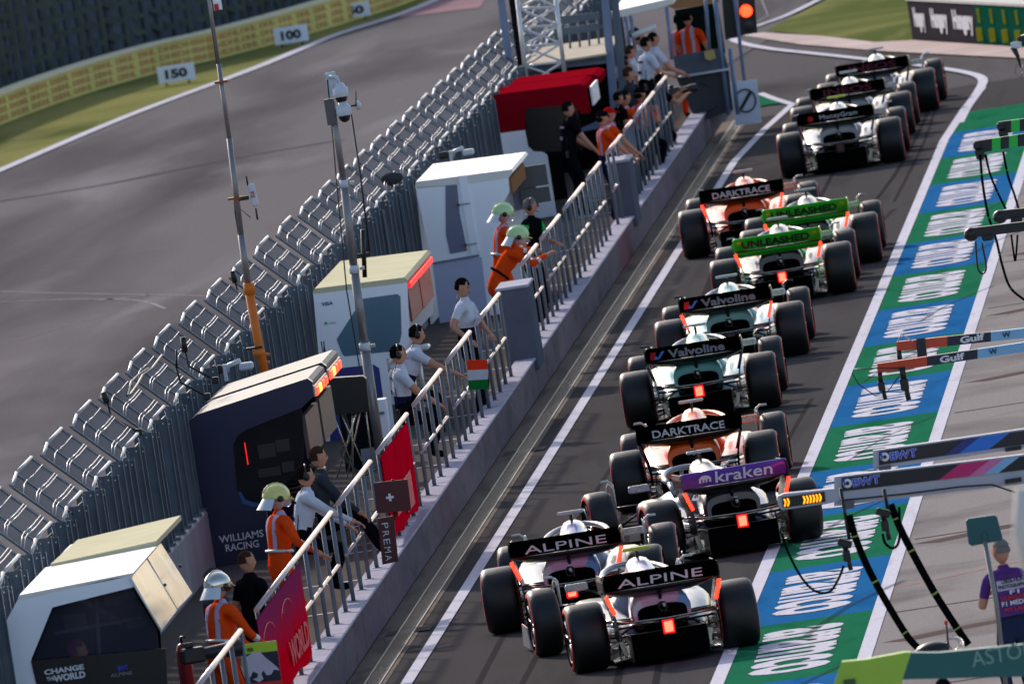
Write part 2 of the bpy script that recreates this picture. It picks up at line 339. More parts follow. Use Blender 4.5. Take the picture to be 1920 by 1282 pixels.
# ================= RACING CARS ==================================================================
tyre=mat('tyre_rubber',(13,13,14),.5,var=.18,vs=9,bump=.15); tyw=mat('tyre_sidewall',(20,19,20),.6)
tyred=mat('tyre_red_band',(205,24,36),.5); carbon=mat('carbon_black',(6,6,8),.36,coat=.15,var=.3,vs=12); dark=mat('underbody_dark',(8,8,9),.6)
vdark=mat('diffuser_black',(3,3,4),.95,var=0); vdark.node_tree.nodes['Principled BSDF'].inputs['Specular IOR Level'].default_value=.05; pipe=mat('exhaust_metal',(74,70,68),.35,.8)
silver=mat('bare_metal',(190,185,178),.28,.8,var=.25,vs=20); rimm=mat('wheel_cover',(40,40,44),.35,.6)
led_on=mat('red_led_lit',(255,40,20),.4,emit=(255,30,14),es=6,var=0); led_off=mat('red_led_off',(70,14,14),.3)
rain_on=mat('rain_light_lit',(255,60,40),.4,emit=(255,40,28),es=12,var=0); rain_glow=mat('rain_light_bloom',(220,14,8),.4,emit=(255,8,4),es=.55,var=0); wtxt=mat('white_lettering',(215,215,222),.5,var=.04)  # the weaker red glow round the rain light is added bloom, no lens
def se(y,hw,z0,z1,ex=2.6,n=20,xo=0):
    out=[]
    for j in range(n):
        a=2*math.pi*j/n+math.pi/n; c,s=math.cos(a),math.sin(a)
        out.append(V((xo+hw*math.copysign(abs(c)**(2/ex),c),y,(z0+z1)/2+(z1-z0)/2*math.copysign(abs(s)**(2/ex),s))))
    return out
def wheel(car,x,y,wd,side):
    t=thing_part('wheel',car,(x,y,.36)); r=.36; h=wd/2
    pr=[(.24,-h+.01),(.29,-h),(.325,-h+.008),(.35,-h+.035),(.358,-h+.075),(.36,0),(.358,h-.075),(.35,h-.035),(.325,h-.008),(.29,h),(.24,h-.01)]
    b=MB(); b.lathe(pr,(0,0,0),(1,0,0),tyre,32,mfun=lambda i:tyred if i in(1,8) else (tyw if i in(0,9) else tyre)); part(b,'tyre',t)
    b=MB()
    for s in(-1,1):
        b.lathe([(.24,s*(h-.01)),(.20,s*(h-.05)),(.07,s*(h-.035)),(.0,s*(h-.03))],(0,0,0),(1,0,0),rimm,24)
        for k in range(8):
            a=k*math.pi/4; b.tube([(s*(h-.03),.06*math.cos(a),.06*math.sin(a)),(s*(h-.02),.225*math.cos(a+.2),.225*math.sin(a+.2))],.012,silver,5)
    b.tube([(-h+.05,0,0),(h-.02,0,0)],.03,silver,8); part(b,'rim',t)
def thing_part(name,par,loc):
    o=bpy.data.objects.new(name,None); sc.collection.objects.link(o); o.parent=par; o.location=loc; o.empty_display_size=.1; return o
def P_(base,n=10): pass
def make_car(c,label,group='racing cars queuing in the pit lane'):
    """x right, y forward, origin on the ground under the rear axle"""
    car=thing('racing_car',label,'racing car',group=group)
    bc,ec,sp=c['body'],c['cover'],c['pod']
    for s in(-1,1): wheel(car,s*.797,0,.405,s); wheel(car,s*.845,3.5,.31,s)
    # monocoque and nose
    b=MB(); b.loft([se(y,hw,z0,z1,ex) for y,hw,z0,z1,ex in((4.95,.07,.2,.27,2),(4.8,.1,.17,.31,2.2),(4.3,.14,.17,.41,2.5),(3.6,.19,.18,.54,2.8),(3.0,.24,.15,.62,3),(2.6,.31,.12,.66,3),(2.3,.36,.1,.66,3.2),(1.5,.37,.1,.67,3.2),(1.2,.32,.1,.7,3))],bc); part(b,'nose_body',car)
    b=MB(); b.loft([se(y,hw,.655,.672,2.5) for y,hw in((2.45,.1),(2.3,.22),(1.9,.26),(1.5,.25),(1.38,.16))],dark); part(b,'cockpit',car)
    # engine cover with airbox
    b=MB(); b.loft([se(y,hw,z0,z1,ex) for y,hw,z0,z1,ex in((1.42,.13,.62,1.01,2.6),(1.3,.165,.5,1.03,2.6),(1.0,.18,.3,1.0,2.3),(.6,.24,.24,.9,2.1),(.2,.30,.22,.83,2.3),(-.1,.315,.30,.79,2.7),(-.3,.31,.39,.685,3.0))],ec)
    b.loft([se(1.425,.10,.8,.98,2.4),se(1.44,.10,.8,.98,2.4)],dark)
    part(b,'engine_cover',car)
    b=MB(); b.loft([se(-.302,.262,.38,.605,3.6),se(-.315,.262,.38,.605,3.6)],dark); b.loft([se(y,hw,.10,z1,3) for y,hw,z1 in((.8,.5,.4),(.1,.33,.42),(-.4,.2,.42))],dark)
    b.tube([(0,-.28,.57),(0,-.46,.58)],.045,pipe,14); b.tube([(0,-.461,.58),(0,-.464,.58)],.041,vdark,14); b.prism([(-.05,-.33,.60),(.05,-.33,.60),(.02,-.5,.645),(-.02,-.5,.645)],(0,0,.008),silver); b.tube([(c.get('ex',.04),-.3,.50),(c.get('ex',.04)*.2,-.5,.61)],.017,silver,6); part(b,'exhaust',car)
    # sidepods
    for s in(-1,1):
        b=MB()
        b.loft([[V((s*q.x,q.y,q.z)) for q in se(y,hw,z0,z1,ex,18,xo)] for y,hw,z0,z1,ex,xo in((2.05,.17,.36,.6,3.2,.5),(1.95,.2,.26,.63,3.2,.5),(1.3,.22,.16,.61,2.8,.49),(.8,.2,.14,.52,2.6,.42),(.3,.17,.12,.42,2.4,.33),(-.1,.12,.12,.33,2.2,.27))],sp)
        b.loft([[V((s*q.x,q.y,q.z)) for q in se(y,.13,.42,.57,3,14,.51)] for y in(2.052,2.065)],dark)
        part(b,'sidepod',car)
    # floor and diffuser
    b=MB(); o=[(.2,3.0),(.55,2.75),(.72,2.2),(.8,1.6),(.8,.62),(.56,.42),(.54,-.25)]; o=o+[(-x,y) for x,y in o[::-1]]
    b.prism([(x,y,.07) for x,y in o],(0,0,.03),carbon); part(b,'floor',car)
    b=MB(); b.prism([(-.40,0,.07),(-.40,-.62,.35),(-.40,-.64,.07),(-.40,-.1,.05)],(.80,0,0),vdark)
    b.box((0,-.635,.352),(.8,.02,.006),carbon)
    for x in(-.405,.405): b.box((x,-.35,.2),(.008,.6,.28),carbon)
    part(b,'diffuser',car)
    # beam wing
    b=MB()
    for z,y in((.40,-.42),(.455,-.55)): b.loft([[V((x,y+dy,z+.015*abs(x)/.5+dz)) for dy,dz in((.07,0),(.03,.012),(-.07,.022),(-.07,.012),(.02,-.008))] for x in(-.52,-.2,0,.2,.52)],silver if z>.45 else carbon)
    part(b,'beam_wing',car)
    # rear wing
    wm,hw=c['wing'],.62
    def prof(x,lo):
        t=abs(x)/hw
        if lo: return [(-.12,.705+.10*t**4),(-.28,.71+.10*t**4),(-.42,.765+.05*t**4),(-.46,.80+.02*t**4),(-.44,.815+.02*t**4),(-.28,.735+.1*t**4),(-.12,.725+.10*t**4)]
    xs=[-.62,-.6,-.54,-.45,-.3,0,.3,.45,.54,.6,.62]
    b=MB(); b.loft([[V((x,y,z)) for y,z in prof(x,1)] for x in xs],carbon); part(b,'wing_main_plane',car)
    b=MB(); b.loft([[V((x,y,z-(.02 if abs(x)>.61 else 0))) for y,z in((-.45,.822),(-.53,.822),(-.600,.985),(-.605,.995),(-.595,.999),(-.56,.96))] for x in xs],wm); flap=part(b,'wing_flap',car)
    up=V((0,-.07,.163)).normalized()
    b=MB(); 
    tw=c.get('tw',.86); th=c.get('th',.12)
    b.text(c['text'],V((-tw/2+c.get('tx',0),-.546,.845)),(1,0,0),up,tw,th,c['tcol'],bold=c.get('bold',.01),depth=.006)
    part(b,'lettering',flap)
    if 'logo' in c:
        b=MB(); c['logo'](b,lambda x,t:V((x,-.542,.84))+up*t); part(b,'logo',flap)
    if 'stripe' in c:
        b=MB(); b.box((0,-.40,.752),(1.22,.14,.02),c['stripe'],R=Matrix.Rotation(-.45,3,'X')); part(b,'flap_stripe',car)
    for s in(-1,1):
        b=MB()
        sec=[(.6,.985,.6),(.615,.93,.56),(.615,.85,.5),(.60,.77,.47),(.565,.66,.45),(.535,.55,.43),(.52,.42,.42),(.52,.30,.4)]
        b.loft([[V((s*x-.006,-.66+ (1-f)*.0,z)),V((s*x+.006,-.66,z)),V((s*x+.006,-.66+f,z)),V((s*x-.006,-.66+f,z))] for x,z,f in sec],c.get('ep',carbon),smooth=False)
        part(b,'endplate',car)
    b=MB(); b.tube([(0,-.28,.66),(0,-.36,.74)],.022,carbon,8); b.tube([(0,-.3,.68),(0,-.2,.78),(0,-.4,.84)],.016,carbon,6); part(b,'wing_pylon',car)
    for s in(-1,1):
        b=MB(); b.tube([(s*.602,-.672,.79),(s*.575,-.675,.70),(s*.535,-.675,.59)],.019,led_on if c['led'] else led_off,6); part(b,'endplate_light',car)
    b=MB(); b.box((0,-.69,.385),(.124,.02,.15),rain_glow if c['rain'] else carbon,bev=.006); part(b,'added_bloom_box',car)  # added box, no real part: glows red on lit lamps to imitate bloom
    b=MB(); b.box((0,-.70,.385),(.088,.03,.112),rain_on if c['rain'] else led_off,bev=.008); part(b,'rain_light',car)
    b=MB(); b.box((0,-.60,.385),(.13,.17,.16),carbon,bev=.02); b.tube([(0,-.2,.4),(0,-.6,.385)],.07,carbon,10); part(b,'crash_structure',car)
    # suspension
    for s in(-1,1):
        b=MB()
        for (x0,y0,z0),(x1,y1,z1) in (((.15,.25,.46),(.62,.02,.48)),((.15,-.3,.46),(.62,-.02,.48)),((.16,.3,.22),(.62,.05,.22)),((.16,-.3,.24),(.62,-.04,.22)),((.17,.1,.45),(.6,.0,.25)),((.15,-.36,.33),(.62,-.1,.31))):
            b.tube([(s*x0,y0,z0),(s*x1,y1,z1)],.014,carbon,6)
        b.tube([(s*.615,0,.2),(s*.615,0,.5)],.03,carbon,6); part(b,'suspension',car); b=MB()
        for (x0,y0,z0),(x1,y1,z1) in (((.2,3.35,.5),(.7,3.48,.5)),((.2,3.7,.48),(.7,3.52,.5)),((.2,3.3,.24),(.7,3.46,.22)),((.2,3.75,.24),(.7,3.54,.22)),((.2,3.5,.5),(.68,3.5,.25))):
            b.tube([(s*x0,y0,z0),(s*x1,y1,z1)],.014,c.get('susp',carbon),6)
        b.tube([(s*.69,3.5,.2),(s*.69,3.5,.52)],.03,carbon,6); part(b,'suspension',car)
    rr=random.Random(3)
    for s in(-1,1):
        b=MB()
        b.box((s*.59,-.02,.36),(.012,.34,.46),carbon); b.box((s*.47,-.30,.10),(.22,.10,.014),silver,R=Matrix.Rotation(s*.12,3,'Y')@Matrix.Rotation(.3,3,'X'))
        for k in range(7):
            w=.15-.012*(k%3); b.box((s*(.515-.010*(k%2)),-.24+.02*(k%3),.14+k*.05),(w,.06,.010),silver if k%3!=1 else carbon,R=Matrix.Rotation(s*(.30-.11*k),3,'Y')@Matrix.Rotation(.5,3,'X'))
        b.tube([(s*.44,-.28,.12),(s*.46,-.26,.34)],.012,silver,6); b.tube([(s*.50,-.25,.12),(s*.47,-.2,.45)],.010,carbon,6); b.box((s*.455,-.3,.2),(.05,.012,.16),silver,R=Matrix.Rotation(s*.25,3,'Y'))
        b.tube([(s*.06,-.56,.44),(s*.30,-.5,.455),(s*.55,-.42,.50)],.011,silver,6)
        part(b,'brake_duct',car)
    # front winglets over tyres
    for s in(-1,1):
        b=MB()
        pts=[(s*.66,3.5+.40*math.cos(a),.36+.42*math.sin(a)) for a in [math.radians(q) for q in (40,60,80,100,118)]]
        for i in range(len(pts)-1):
            p,q=V(pts[i]),V(pts[i+1]); b.prism([p,q,q+V((s*.02,0,.0)),p+V((s*.02,0,0))],(s*.0,0.0,.03),c.get('wl',wtxt))
        b.tube([(s*.655,3.42,.5),(s*.66,3.4,.78),(s*.72,3.36,.83),(s*.80,3.33,.83)],.016,c.get('wl',wtxt),6)
        part(b,'wheel_winglet',car)
    # front wing
    b=MB()
    for k,(y,z) in enumerate(((5.0,.09),(4.85,.13),(4.7,.18),(4.58,.235))):
        b.loft([[V((x,y+dy-.25*abs(x)*.4,z+dz+.03*abs(x))) for dy,dz in((.09,-.01),(-.07,.025),(-.07,.018),(.08,-.018))] for x in(-.93,-.4,-.1,.1,.4,.93)],bc if k%2 else carbon)
    part(b,'front_wing',car)
    for s in(-1,1):
        b=MB(); b.prism([(s*.94,5.0,.05),(s*.94,4.3,.05),(s*.95,4.3,.28),(s*.95,4.75,.3)],(s*.012,0,0),bc); part(b,'front_endplate',car)
    # halo, mirrors, camera
    b=MB(); hp=[]
    for k in range(17):
        a=math.pi*k/16; hp.append((.36*math.cos(a)*(1 if abs(math.cos(a))<.98 else 1),1.45+1.02*math.sin(a)**.8,.80+.10*math.sin(a)))
    b.tube(hp,.032,c['halo'],8); b.tube([(0,2.46,.90),(0,2.62,.78),(0,2.74,.66)],.02,c['halo'],6)
    for s in(-1,1): b.tube([(s*.36,1.46,.8),(s*.34,1.3,.66)],.035,c['halo'],6)
    part(b,'halo',car)
    for s in(-1,1):
        b=MB(); b.box((s*.60,2.1,.76),(.24,.06,.085),c.get('mir',bc),bev=.015); b.tube([(s*.52,2.12,.73),(s*.34,2.16,.64)],.012,carbon,5); b.box((s*.60,2.066,.76),(.2,.008,.06),silver); part(b,'mirror',car)
    b=MB(); b.box((0,1.3,1.05),(.03,.07,.09),carbon); b.box((0,1.28,1.115),(.30,.07,.035),c['tcam'],bev=.012); part(b,'roof_camera',car)
    return car
K=lambda n,c,**k:mat(n,c,k.pop('rough',.32),coat=.5,var=.05,**k)
white=K('white_paint',(172,172,178)); pink=K('pink_paint',(205,160,190)); cyan=K('pale_blue_paint',(90,160,205)); 
def patches(name,cols,sc_=3.,rough=.3):
    m=bpy.data.materials.new(name); m.use_nodes=True; n=m.node_tree.nodes; l=m.node_tree.links; tc=n.new('ShaderNodeTexCoord'); mp=n.new('ShaderNodeMapping'); mp.inputs['Rotation'].default_value=(0,.5,.7); mp.inputs['Scale'].default_value=(1,.35,1)
    vo=n.new('ShaderNodeTexVoronoi'); vo.inputs['Scale'].default_value=sc_; l.new(tc.outputs['Object'],mp.inputs[0]); l.new(mp.outputs[0],vo.inputs['Vector']); r=n.new('ShaderNodeValToRGB'); r.color_ramp.interpolation='CONSTANT'
    sp=n.new('ShaderNodeSeparateColor'); l.new(vo.outputs['Color'],sp.inputs[0]); l.new(sp.outputs[0],r.inputs[0])
    for i,(p,c_) in enumerate(cols):
        e=r.color_ramp.elements[i] if i<2 else r.color_ramp.elements.new(p); e.position=p; e.color=lin(c_)
    b=n['Principled BSDF']; l.new(r.outputs[0],b.inputs['Base Color']); b.inputs['Roughness'].default_value=rough; b.inputs['Coat Weight'].default_value=.5; return m
alpc=patches('pink_blue_livery',[(0,(200,150,182)),(.4,(190,190,200)),(.6,(96,150,205)),(.75,(205,110,156)),(.88,(50,60,140))],6.)
navy=K('navy_paint',(18,30,86)); papaya=K('orange_paint',(255,92,8)); teal=K('teal_green_paint',(95,165,155)); tealp=K('pale_teal_paint',(165,205,200)); lime=K('bright_green_paint',(20,190,30)); blackp=K('black_paint',(14,14,17)); greyp=K('silver_paint',(84,84,92),metal=.6); purple=K('violet_panel',(92,62,178),rough=.5)
blk=mat('black_wing',(5,5,6),.7); yel=mat('yellow_camera',(196,205,70),.5); whc=mat('white_camera',(190,188,180),.5); haloc=mat('halo_grey',(150,148,152),.3,.4); haloblk=mat('halo_black',(20,20,22),.35)
lgrey=mat('grey_lettering',(140,142,150),.5); dred=mat('dark_red_lettering',(98,34,52),.5); redm=mat('red_mark',(200,32,32),.5); bluem=mat('blue_mark',(60,140,225),.5); blktxt=mat('black_lettering',(8,26,12),.5)
def logo_valv(b,P):
    b.prism([P(-.50,.012),P(-.44,.012),P(-.36,.115),P(-.40,.115),P(-.455,.035),P(-.47,.06),P(-.50,.06)],(0,-.005,0),bluem); b.prism([P(-.56,.012),P(-.50,.012),P(-.47,.115),P(-.54,.115)],(0,-.006,0),redm)
def logo_kr(b,P):
    b.prism([P(-.40,.03),P(-.40,.08),P(-.37,.112),P(-.33,.12),P(-.29,.112),P(-.26,.08),P(-.26,.03),P(-.28,.03),P(-.285,.07),P(-.30,.07),P(-.305,.03),P(-.32,.03),P(-.325,.07),P(-.335,.07),P(-.34,.03),P(-.355,.03),P(-.36,.07),P(-.375,.07),P(-.38,.03)],(0,-.006,0),wtxt)
def logo_mg(b,P):
    b.prism([P(-.40+.05*math.cos(a*.7),.06+.05*math.sin(a*.7)) for a in range(9)],(0,-.006,0),redm)
CAR={
 'alp':dict(body=white,cover=alpc,pod=greyp,wing=blk,text='ALPINE',tcol=wtxt,tw=.9,th=.095,bold=.0,led=1,rain=1,halo=haloc,tcam=yel,wl=whc),
 'alp1':dict(body=white,cover=alpc,pod=greyp,wing=blk,text='ALPINE',tcol=wtxt,tw=.9,th=.095,bold=.0,led=1,rain=1,halo=haloc,tcam=whc,wl=whc),
 'will':dict(body=white,cover=greyp,pod=navy,wing=purple,text='kraken',tcol=wtxt,tw=.66,th=.14,tx=.12,bold=.01,led=1,rain=1,halo=haloc,tcam=whc,wl=whc,logo=logo_kr),
 'mcl':dict(body=papaya,cover=papaya,pod=papaya,wing=blk,text='DARKTRACE',tcol=wtxt,tw=.86,th=.10,bold=.015,led=0,rain=0,halo=papaya,tcam=whc,wl=whc,ep=blk),
 'ast':dict(body=tealp,cover=teal,pod=tealp,wing=blk,text='Valvoline',tcol=lgrey,tw=.72,th=.115,tx=.04,bold=.03,led=0,rain=1,halo=haloc,tcam=whc,logo=logo_valv,wl=blackp),
 'sau':dict(body=lime,cover=greyp,pod=blackp,mir=lime,wing=lime,text='UNLEASHED',tcol=blktxt,tw=.95,th=.11,tx=-.02,bold=.035,led=1,rain=1,halo=haloc,tcam=whc,ep=lime,stripe=lime,wl=haloc),
 'haas':dict(body=white,cover=white,pod=greyp,wing=blk,text='MoneyGram',tcol=wtxt,tw=.6,th=.10,tx=.05,bold=.0,led=0,rain=0,halo=haloblk,tcam=yel,logo=logo_mg),
 'merc':dict(body=white,cover=white,pod=greyp,wing=blk,text='INEOS',tcol=dred,tw=.8,th=.12,bold=.03,led=0,rain=0,halo=haloblk,tcam=whc),
}
CARS=[('alp',(1230,1108),8.8,'white pink car with black alpine wing, nearest of the whole queue, nose turned left','yel'),
 ('alp1',(1069,1042),-.6,'white pink car with black alpine wing, nearer the white lane line of the alpine pair',''),
 ('will',(1361.5,917),13,'white and navy car with purple kraken wing, swinging out over the white line',''),
 ('mcl',(1298,826),0,'orange car with black darktrace wing and unlit lamps, between purple winged and teal cars',''),
 ('ast',(1306,678),.3,'teal car with valvoline wing and lit rain lamp, nearer of the two teal cars',''),
 ('ast2',(1365.5,582.5),.3,'teal car with valvoline wing and lit wing lamps, farther of the two teal cars',''),
 ('sau',(1461.7,470),.5,'black car with bright green wing, the nearer of the green winged pair',''),
 ('sau2',(1514.7,414.6),.5,'black car with bright green wing, the farther of the green winged pair',''),
 ('mcl2',(1395,378),0,'orange car with black darktrace wing and lit red wing lamps, ahead of the green wings',''),
 ('haas',(1571,234.5),0,'white car with black moneygram wing, nearest of the three cars at the pit exit',''),
 ('merc',(1593.6,186),0,'silver white car with dark ineos wing, middle of three at the pit exit',''),
 ('merc2',(1641,142),-1,'silver white car with dark ineos wing at the head of the queue','')]
def variant(k,**kw): d=dict(CAR[k]); d.update(kw); return d
CAR['ast2']=variant('ast',led=1,rain=0); CAR['ast']['led']=0; CAR['mcl2']=variant('mcl',led=1,tcam=whc)
DRV=[]
for key,(u,v),yaw,label,_ in CARS:
    if key in('sau2','merc2'):
        src=bases[key[:-1]]; c_=copy_tree(src); c_['label']=label
    else:
        c_=make_car(CAR[key],label)
        if key=='sau': bases={}
        if key in('sau','merc'): bases[key]=c_
    p=G(u,v,.72); c_.location=(p.x,p.y,0); c_.rotation_euler=(0,0,math.radians(yaw)); DRV.append(c_)
    if key=='will':
        b=MB(); b.text('23',(-.33,.42,.63),(.15,-1,0),(.25,0,1),.26,.16,wtxt,bold=.02); part(b,'race_number',c_)

# ================= PEOPLE =======================================================================
skinm=mat('skin',(196,142,118),.55,var=.08); skind=mat('tanned_skin',(150,100,78),.55,var=.08); hairm=mat('dark_hair',(28,22,20),.7); hairg=mat('grey_hair',(120,115,110),.8); hairb=mat('brown_hair',(62,44,34),.7)
eyem=mat('eye_dark',(25,20,20),.3); lipm=mat('lip',(150,85,80),.5)
cl={k:mat(k+'_cloth',c,.85,var=.14,vs=9,bump=.5,bs=18) for k,c in dict(orange=(225,74,26),black=(20,20,24),white=(205,205,215),navy=(30,34,66),grey=(60,62,68),jeans=(42,52,78),teal=(20,120,110),purple=(92,56,120),green=(30,190,90),red=(190,30,30),pink=(150,50,115),lilac=(178,165,192),shoe=(18,18,20),soles=(190,190,195)).items()}
refl=mat('reflective_band',(205,210,212),.35,.3,var=.05); hy=mat('cream_helmet',(214,206,120),.35,coat=.5,var=.05); hg=mat('pale_green_helmet',(184,214,150),.35,coat=.5,var=.05); hs=mat('chrome_helmet',(205,200,190),.12,1.,var=.05); blackpl=mat('black_plastic',(15,15,16),.4)
def ik(a,c,l1,l2,hint):
    a,c=V(a),V(c); d=c-a; L=min(d.length,(l1+l2)*.995); d=d.normalized(); c=a+d*L
    x=(l1*l1-l2*l2+L*L)/(2*L); h=math.sqrt(max(l1*l1-x*x,0)); hi=V(hint); hi=(hi-d*hi.dot(d)); hi=hi.normalized() if hi.length>1e-4 else d.orthogonal().normalized()
    return a+d*x+hi*h,c
def person(label,loc,yaw=0,h=1.78,lean=4,hip=None,hands=None,feet=None,elb=((-.5,-.6,-.4),(.5,-.6,-.4)),look=(0,0),top='orange',bot='orange',sleeve='long',gear='hair',hair=hairm,skin=skinm,band=False,vest=None,arm=None,group=None,low=None,cat='person',extra=None):
    k=h/1.78; hip=V(hip or (0,0,.95)); L=math.radians(lean); sd=V((0,math.sin(L),math.cos(L)))
    chest=hip+sd*.30; sh=hip+sd*.50; neck=hip+sd*.55; hd=V((0,math.sin(L*.55),math.cos(L*.55))); head=neck+hd*.17
    hands=hands or ((-.27,.06,.82),(.27,.06,.82)); feet=feet or ((-.11,0,.08),(.12,.05,.08))
    vs=[hip,hip+sd*.15,chest,sh,neck,neck+hd*.07]; rad=[(.155,.115),(.14,.105),(.165,.115),(.12,.09),(.058,.058),(.055,.055)]; ed=[(0,1),(1,2),(2,3),(3,4),(4,5)]; seg=[('b',0,1),('t',1,2),('t',2,3),('t',3,4),('s',4,5)]
    PI=[]
    for i,s in((0,-1),(1,1)):
        S=sh+V((s*.185,0,-.02)); el,wr=ik(S,hands[i],.285,.265,elb[i]); j=len(vs); fd=(wr-el).normalized()
        vs+=[S,el,wr,wr+fd*.045]; rad+=[(.062,.062),(.043,.043),(.029,.026),(.036,.02)]; ed+=[(3,j),(j,j+1),(j+1,j+2),(j+2,j+3)]
        seg+=[('t',3,j),('a',j,j+1),('f',j+1,j+2),('s',j+2,j+3)]; PI.append((wr+fd*.045,fd,s))
    for i,s in((0,-1),(1,1)):
        Hh=hip+V((s*.095,0,-.05)); kn,an=ik(Hh,feet[i],.43,.42,(s*.08,1,.1)); j=len(vs)
        vs+=[Hh,kn,an,an+V((0,.07,-.045)),an+V((0,.17,-.05))]; rad+=[(.098,.098),(.062,.062),(.044,.044),(.043,.04),(.036,.028)]; ed+=[(0,j),(j,j+1),(j+1,j+2),(j+2,j+3),(j+3,j+4)]
        seg+=[('b',0,j),('b',j,j+1),('b',j+1,j+2),('o',j+2,j+3),('o',j+3,j+4)]
    if top in('orange','white','black') : rad=[(a*1.1,b_*1.1) if q<5 or 6<=q<=7 or 10<=q<=11 or 14<q else (a,b_) for q,(a,b_) in enumerate(rad)]
    me=bpy.data.meshes.new('p'); me.from_pydata([tuple(v) for v in vs],ed,[]); ob=bpy.data.objects.new('p',me); sc.collection.objects.link(ob)
    md=ob.modifiers.new('Skin','SKIN'); md.use_smooth_shade=True
    if not me.skin_vertices:
        bm=bmesh.new(); bm.from_mesh(me); bm.verts.layers.skin.verify(); bm.to_mesh(me); bm.free()
    for q,r in zip(me.skin_vertices[0].data,rad): q.radius=r; q.use_root=False
    me.skin_vertices[0].data[0].use_root=True
    s2=ob.modifiers.new('S','SUBSURF'); s2.levels=2; s2.render_levels=2
    dg=bpy.context.evaluated_depsgraph_get(); ev=bpy.data.meshes.new_from_object(ob.evaluated_get(dg)); bpy.data.objects.remove(ob); bpy.data.meshes.remove(me)
    b=MB(); b.v=[tuple(v.co) for v in ev.vertices]
    tm=cl[top]; lm_=cl[low] if low else tm; bm_=cl[bot]
    for p in ev.polygons:
        c=p.center; best=1e9; kd='t'; bt=0
        for kk,i0,i1 in seg:
            A,B=vs[i0],vs[i1]; d=B-A; t=max(0,min(1,(c-A).dot(d)/max(d.length_squared,1e-9))); dd=(c-(A+d*t)).length-(rad[i0][0]*(1-t)+rad[i1][0]*t)
            if dd<best: best=dd; kd=kk; bt=t
        if kd=='t': m=tm if (c-hip).dot(sd)>.22 else lm_
        elif kd=='a': m=(cl[arm] if arm else tm) if sleeve=='long' or bt<.62 else skin
        elif kd=='f': m=(refl if band and .3<bt<.5 else tm) if sleeve=='long' and bt<.93 else skin
        elif kd=='b': m=bm_
        elif kd=='o': m=cl['shoe']
        else: m=skin
        if kd=='t' and (vest or band==1) and .045<abs(c.x)<.115 and (c-hip).dot(sd)>.1: m=cl[vest or 'lilac']
        b.f.append(tuple(p.vertices)); b.m.append(b.mi(m)); b.sm.append(True)
    bpy.data.meshes.remove(ev)
    for w0,fd,s in PI:       # palm and five bent fingers
        side=fd.cross(V((0,0,1))); side=side.normalized() if side.length>.1 else V((s,0,0)); dn=fd.cross(side).normalized(); dn=dn if dn.z<0 else -dn; 
        Rm=Matrix((side,fd,-dn)).transposed(); b.ell(w0+fd*.02,(.04,.05,.018),skin,R=Rm,nu=10,nv=6)
        for q,(of,ln) in enumerate(((-.028,.062),(-.010,.075),(.009,.07),(.027,.055))):
            p0=w0+fd*.055+side*of; b.tube([p0,p0+fd*ln*.5+dn*.006,p0+fd*ln*.8+dn*.03],[.0095,.0085,.007],skin,6)
        p0=w0+fd*.005-side*.036*s; b.tube([p0,p0-side*.022*s+fd*.03,p0-side*.022*s+fd*.055+dn*.012],[.011,.009,.008],skin,6)
    R=Matrix.Rotation(math.radians(look[0]),3,'Z')@Matrix.Rotation(math.radians(-look[1]-lean*.35),3,'X')
    def hf(p):
        q=p.copy(); 
        if q.z<0: q.x*=1+.28*q.z; q.y*=1+.12*q.z
        if q.y>0.55: q.y=.55+(q.y-.55)*.7
        if abs(q.x)<.22 and q.y>.4 and -.25<q.z<.12: q.y+=.16*(1-abs(q.x)/.22)
        if q.y<-.3 and q.z>0: q.y*=1.06
        return q
    hr=(.076,.098,.118); b.ell(head,hr,skin,R=R,nu=20,nv=14,fn=hf)
    for s in(-1,1):
        b.ell(head+R@V((s*.078,-.005,-.005)),(.012,.022,.032),skin,R=R,nu=8,nv=6); b.ell(head+R@V((s*.03,.080,.012)),(.012,.008,.007),eyem,R=R,nu=8,nv=4); b.ell(head+R@V((s*.03,.085,.03)),(.018,.006,.004),hair,R=R,nu=8,nv=4)
    b.ell(head+R@V((0,.083,-.052)),(.023,.008,.008),lipm,R=R,nu=8,nv=4)
    root=thing('person',label,cat,loc,math.radians(yaw),group); root.scale=(k,k,k)
    part(b,'body',root)
    T=lambda p:head+R@V(p)
    if gear in('hair','headset','short'):
        g=MB(); sh_=1.0 if gear!='short' else .97
        g.ell(T((0,-.016,.026)),(.080*sh_,.098*sh_,.105*sh_),hair,R=R,nu=20,nv=8,v0=12 if gear!='short' else 18,fn=lambda p:V((p.x*(1+.05*math.sin(p.y*23)),p.y*(1+.05*math.sin(p.x*19+1)),p.z*(1+.05*math.sin(p.x*17+p.y*13))))); g.ell(T((0,-.042,.008)),(.077*sh_,.070*sh_,.080),hair,R=R,nu=16,nv=8,v0=-28 if gear!='short' else -12,v1=60); part(g,'hair',root)
    if gear=='headset':
        g=MB(); g.tube([T((.088*math.cos(a),-.01,.125*math.sin(a)+.005)) for a in [math.pi*q/8 for q in range(9)]],.011,blackpl,6)
        for s in(-1,1): g.ell(T((s*.09,-.005,-.005)),(.022,.036,.045),blackpl,R=R,nu=12,nv=8)
        g.tube([T((-.09,0,-.02)),T((-.07,.09,-.06)),T((-.02,.11,-.06))],.005,blackpl,5); part(g,'headset',root)
